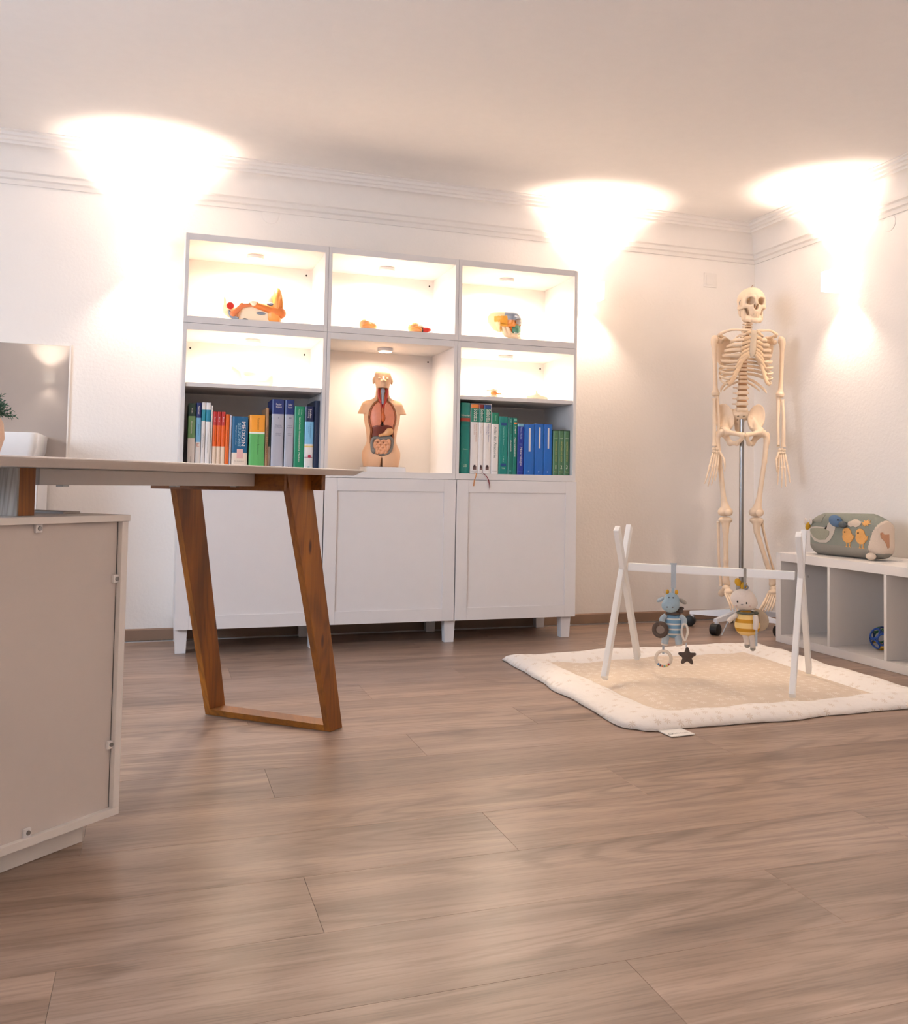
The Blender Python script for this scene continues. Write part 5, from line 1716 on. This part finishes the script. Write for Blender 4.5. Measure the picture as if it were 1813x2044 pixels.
# ------------------------------------------------------------------ cushion on the cube shelf
CY0, CY1 = -1.33, -.845           # far (right in the picture) and near end along the wall
CXC, CZ0 = 2.852, .4208
cu_t = thing('activity_cushion', 'sage green activity cushion with goose and chick patches on the cube shelf', 'cushion', (CXC, -1.092, CZ0))
def cush(X, Y, Z):
    x, yv, z = X - CXC, Y + 1.092, Z - CZ0 - .098
    tl = yv * .02
    d = sB((0, 0, 0), (.060, .240, .097), .048)(x, yv, z + tl)
    d2 = sE((0, 0, -.01), (.086, .305, .125))(x, yv, z)
    return np.maximum(smin(d, d2 + .01, .01) if False else d, d2)
sdf_v, sdf_q = nets(cush, (CXC - .13, -1.092 - .28, CZ0 - .006), (CXC + .13, -1.092 + .28, CZ0 + .21), .0042)
sdf_v[:, 2] = np.maximum(sdf_v[:, 2], CZ0 + .0005)
cl = sdf_v[sdf_q].mean(1)
F_sage = fab('velvet_sage', (140, 143, 132))
F_sage2 = fab('velvet_grey_sage', (150, 145, 135))
def sub_mesh(mask):
    q = sdf_q[mask]
    used, inv = np.unique(q, return_inverse=True)
    mb_ = MB()
    mb_.add(sdf_v[used], [tuple(int(i) for i in r) for r in inv.reshape(-1, 4)])
    return mb_
low = cl[:, 2] < CZ0 + .050
sv_, hv_ = CY1 - cl[:, 1], cl[:, 2] - CZ0
flap = (sv_ > .432 + np.clip(hv_ - .055, 0, 1) * .36) & (hv_ > .030)
low = low & ~flap
obj('end_flap', sub_mesh(flap), fab('felt_cream', (214, 196, 178)), cu_t, smooth=True)
obj('cover', sub_mesh(~low & ~flap), F_sage, cu_t, smooth=True)
obj('lower_cover', sub_mesh(low), F_sage2, cu_t, smooth=True)
def surf(yv, z):
    """x of the cushion front at (y, z), found by marching from the room side"""
    xs = np.linspace(CXC - .2, CXC, 400)
    d = cush(xs, np.full_like(xs, yv), np.full_like(xs, z))
    i = np.argmax(d < 0)
    return xs[i] if d[i] < 0 else CXC - .03
def patch(name, poly, m, t=.004, lift=.0, par=None, sub=1):
    """applique following the cushion; poly in (s, h): s metres from the near end, h above the shelf"""
    pts = []
    n = len(poly)
    for i in range(n):
        a, b = poly[i], poly[(i + 1) % n]
        for k in range(sub):
            pts.append((a[0] + (b[0] - a[0]) * k / sub, a[1] + (b[1] - a[1]) * k / sub))
    cx_, cz_ = sum(p[0] for p in pts) / len(pts), sum(p[1] for p in pts) / len(pts)
    rings = [1.0, .66, .33]
    vs, fs = [], []
    for li, fr in enumerate((0, 1)):
        for r in rings:
            for (s_, h_) in pts:
                ss, hh = cx_ + (s_ - cx_) * r, cz_ + (h_ - cz_) * r
                yy, zz = CY1 - ss * 1.13, CZ0 + hh
                off = (t + lift) * (1.0 if r < 1 else .75) if li == 0 else -.004 + lift * .0
                vs.append((surf(yy, zz) - off, yy, zz))
    n = len(pts)
    for li in (0, 1):
        b0 = li * 3 * n
        for r in range(2):
            for k in range(n):
                fs.append((b0 + r * n + k, b0 + r * n + (k + 1) % n, b0 + (r + 1) * n + (k + 1) % n, b0 + (r + 1) * n + k))
        fs.append(tuple(b0 + 2 * n + k for k in range(n)))
    for k in range(n):
        fs.append((k, (k + 1) % n, 3 * n + (k + 1) % n, 3 * n + k))
    mb_ = MB()
    mb_.add(vs, fs)
    return obj(name, mb_, m, par or cu_t, smooth=True, angle=60)
def oval(cx, cz, rx, rz, n=16, a0=0):
    return [(cx + rx * math.cos(2 * PI * k / n + a0), cz + rz * math.sin(2 * PI * k / n + a0)) for k in range(n)]
F_cream = fab('felt_cream', (214, 196, 178))
F_peach = fab('felt_apricot', (224, 168, 104))
F_goose = fab('felt_goose', (198, 188, 176))
patch('goose_body', [(.020, .110), (.040, .085), (.065, .062), (.10, .056), (.14, .058), (.165, .075), (.185, .105), (.198, .138), (.165, .160), (.158, .132), (.120, .128), (.075, .130), (.04, .125)], F_goose, sub=2)
patch('goose_wing', [(.035, .112), (.060, .082), (.095, .068), (.135, .072), (.158, .095), (.160, .112), (.130, .122), (.09, .124), (.055, .120)], fab('felt_wing', (158, 156, 138), vscale=60), lift=.004, sub=2)
lo_head = MB().ell((surf(CY1 - 0.2316, CZ0 + .160) - .012, CY1 - 0.2316, CZ0 + .160), (.020, .042, .026), M=Matrix.Rotation(math.radians(12), 3, 'X'))
gh = obj('goose_head', lo_head, fab('velvet_blue', (98, 122, 150)), cu_t, smooth=True)
obj('goose_beak', MB().ell((surf(CY1 - 0.2802, CZ0 + .146) - .010, CY1 - 0.2802, CZ0 + .146), (.014, .026, .015)), fab('velvet_slate', (96, 100, 100)), gh, smooth=True)
obj('goose_eye', MB().ell((surf(CY1 - 0.2667, CZ0 + .166) - .030, CY1 - 0.2667, CZ0 + .166), (.004, .004, .004), 8, 6), M_eye, gh, smooth=True)
patch('cloud', [(.268, .146), (.285, .138), (.30, .142), (.315, .137), (.33, .143), (.342, .152), (.345, .162), (.33, .166), (.318, .172), (.30, .172), (.288, .164), (.272, .160)], F_cream, sub=2)
sun = []
for k in range(16):
    r = .020 if k % 2 == 0 else .011
    sun.append((.366 + r * math.cos(k * PI / 8), .158 + r * math.sin(k * PI / 8) * .8))
patch('sun', sun, F_peach)
for cx_ in (.268, .345):
    ch = patch('chick_body', oval(cx_, .092, .031, .026), F_peach, sub=1)
    patch('chick_head', oval(cx_ - .004, .112, .025, .021), F_peach, lift=.0015, par=ch)
    patch('chick_tail', [(cx_ + .018, .092), (cx_ + .038, .104), (cx_ + .036, .088), (cx_ + .022, .078)], F_peach, lift=.002, par=ch, sub=2)
    patch('chick_eye', oval(cx_ - .012, .114, .003, .003, 8), M_eye, lift=.006, par=ch)
    for dx in (-.008, .010):
        patch('chick_leg', [(cx_ + dx, .068), (cx_ + dx + .004, .068), (cx_ + dx + .004, .052), (cx_ + dx + .010, .048), (cx_ + dx - .004, .048), (cx_ + dx, .052)], F_peach, par=ch)
obj('deer_patch', MB().prism([(-.040, .118), (-.030, .122), (-.022, .112), (.004, .114), (.006, .058), (-.004, .052), (-.012, .072), (-.024, .088), (-.036, .100)], -1.3335, -1.3270, lambda a_, b_, d_: (CXC + a_, d_, CZ0 + b_)), fab('felt_rust', (190, 142, 112)), cu_t)
obj('pompom', MB().ell((surf(CY1 - .452, CZ0 + .018) - .020, CY1 - .452, CZ0 + .018), (.018, .026, .016)), F_cream, cu_t, smooth=True)
obj('pompom_cord', MB().tube([(surf(CY1 - .436, CZ0 + .045) - .006, CY1 - .436, CZ0 + .045), (surf(CY1 - .44, CZ0 + .03) - .012, CY1 - .442, CZ0 + .026)], .003, seg=6), F_grey, cu_t)
# small bee puppet at the near end
bp0 = Vector((surf(CY1 - .028, CZ0 + .125) - .006, CY1 - .020, CZ0 + .128))
pb_ = obj('bee_body', MB().ell(bp0, (.012, .012, .020), M=Matrix.Rotation(math.radians(30), 3, 'X')), F_must, cu_t, smooth=True)
for dy, dz in ((.014, .022), (-.024, .022)):
    obj('bee_wing', MB().ell(bp0 + Vector((-.004, dy, dz)), (.004, .012, .016)), F_white, pb_, smooth=True)
patch('pocket', [(.03, .150), (.110, .150), (.112, .185), (.045, .183)], fab('velvet_light_sage', (150, 148, 136)), lift=.002, sub=2)

# ------------------------------------------------------------------ ball in the cube shelf
bl = thing('grasping_ball', 'blue openwork grasping ball in the second cube compartment', 'ball', (2.85, -1.292, .0385))
phi = (1 + 5 ** .5) / 2
ico = [Vector(v).normalized() for v in [(0, s1, s2 * phi) for s1 in (-1, 1) for s2 in (-1, 1)] + [(s1, s2 * phi, 0) for s1 in (-1, 1) for s2 in (-1, 1)] + [(s2 * phi, 0, s1) for s1 in (-1, 1) for s2 in (-1, 1)]]
BC = Vector((2.85, -1.292, .0385 + .0505))
cols = [mat('ball_blue', rgb(22, 74, 160), .35), mat('ball_navy', rgb(20, 50, 110), .35), mat('ball_green', rgb(40, 110, 70), .35), mat('ball_yellow', rgb(220, 170, 30), .35)]
for k, n_ in enumerate(ico):
    u_ = n_.orthogonal().normalized()
    v_ = n_.cross(u_)
    obj('ball_ring', MB().torus(BC + n_ * .0405, .0238, .0040, u_, v_, seg=24, sec=8), cols[3] if n_.z < -.7 else cols[(0, 1, 0, 2)[k % 4]], bl, smooth=True)

# ------------------------------------------------------------------ plant on the desk
plc = Vector((-.447, -2.30, .7577))
pl = thing('potted_plant', 'small green bushy plant in a round peach pot on the desk', 'plant', plc)
obj('pot', MB().lathe([(.030, 0), (.043, .014), (.052, .048), (.049, .080), (.037, .102), (.033, .102), (.040, .080), (.030, .06)], c=plc, seg=28), mat('pot_peach', rgb(214, 176, 150), .6), pl, smooth=True)
obj('soil', MB().lathe([(.030, .088), (.035, .092)], c=plc, seg=20), mat('soil_brown', rgb(60, 46, 38), .95, var=.3), pl)
random.seed(8)
M_leaf = mat('leaf_green', rgb(46, 84, 62), .6, var=.3, vscale=80)
for k in range(110):
    a, e_ = random.uniform(0, 2 * PI), random.uniform(.0, 1.5)
    ln = random.uniform(.044, .064)
    d_ = Vector((math.cos(a) * math.cos(e_), math.sin(a) * math.cos(e_), math.sin(e_)))
    b0 = plc + Vector((d_.x * .015, d_.y * .015, .094))
    side = d_.orthogonal().normalized()
    mbk = MB()
    P = [b0, b0 + d_ * ln * .5 + Vector((0, 0, .006)), b0 + d_ * ln]
    mbk.tube(P, [.0012, .0010, .0006], seg=5)
    for j in range(16):
        t_ = .25 + .75 * j / 15
        c = b0 + d_ * ln * t_ + Vector((0, 0, .006 * (1 - abs(2 * t_ - 1))))
        th = j * 2.4
        o_ = (side * math.cos(th) + d_.cross(side) * math.sin(th))
        tip = c + o_ * random.uniform(.006, .010) + d_ * .006
        w_ = d_.cross(o_).normalized() * .0016
        md = (c + tip) / 2 + d_ * .001
        mbk.add([c, md + w_, tip, md - w_, md + o_.cross(w_).normalized() * .0008], [(0, 1, 4), (1, 2, 4), (2, 3, 4), (3, 0, 4), (0, 3, 2, 1)])
    obj('sprig', mbk, M_leaf, pl)
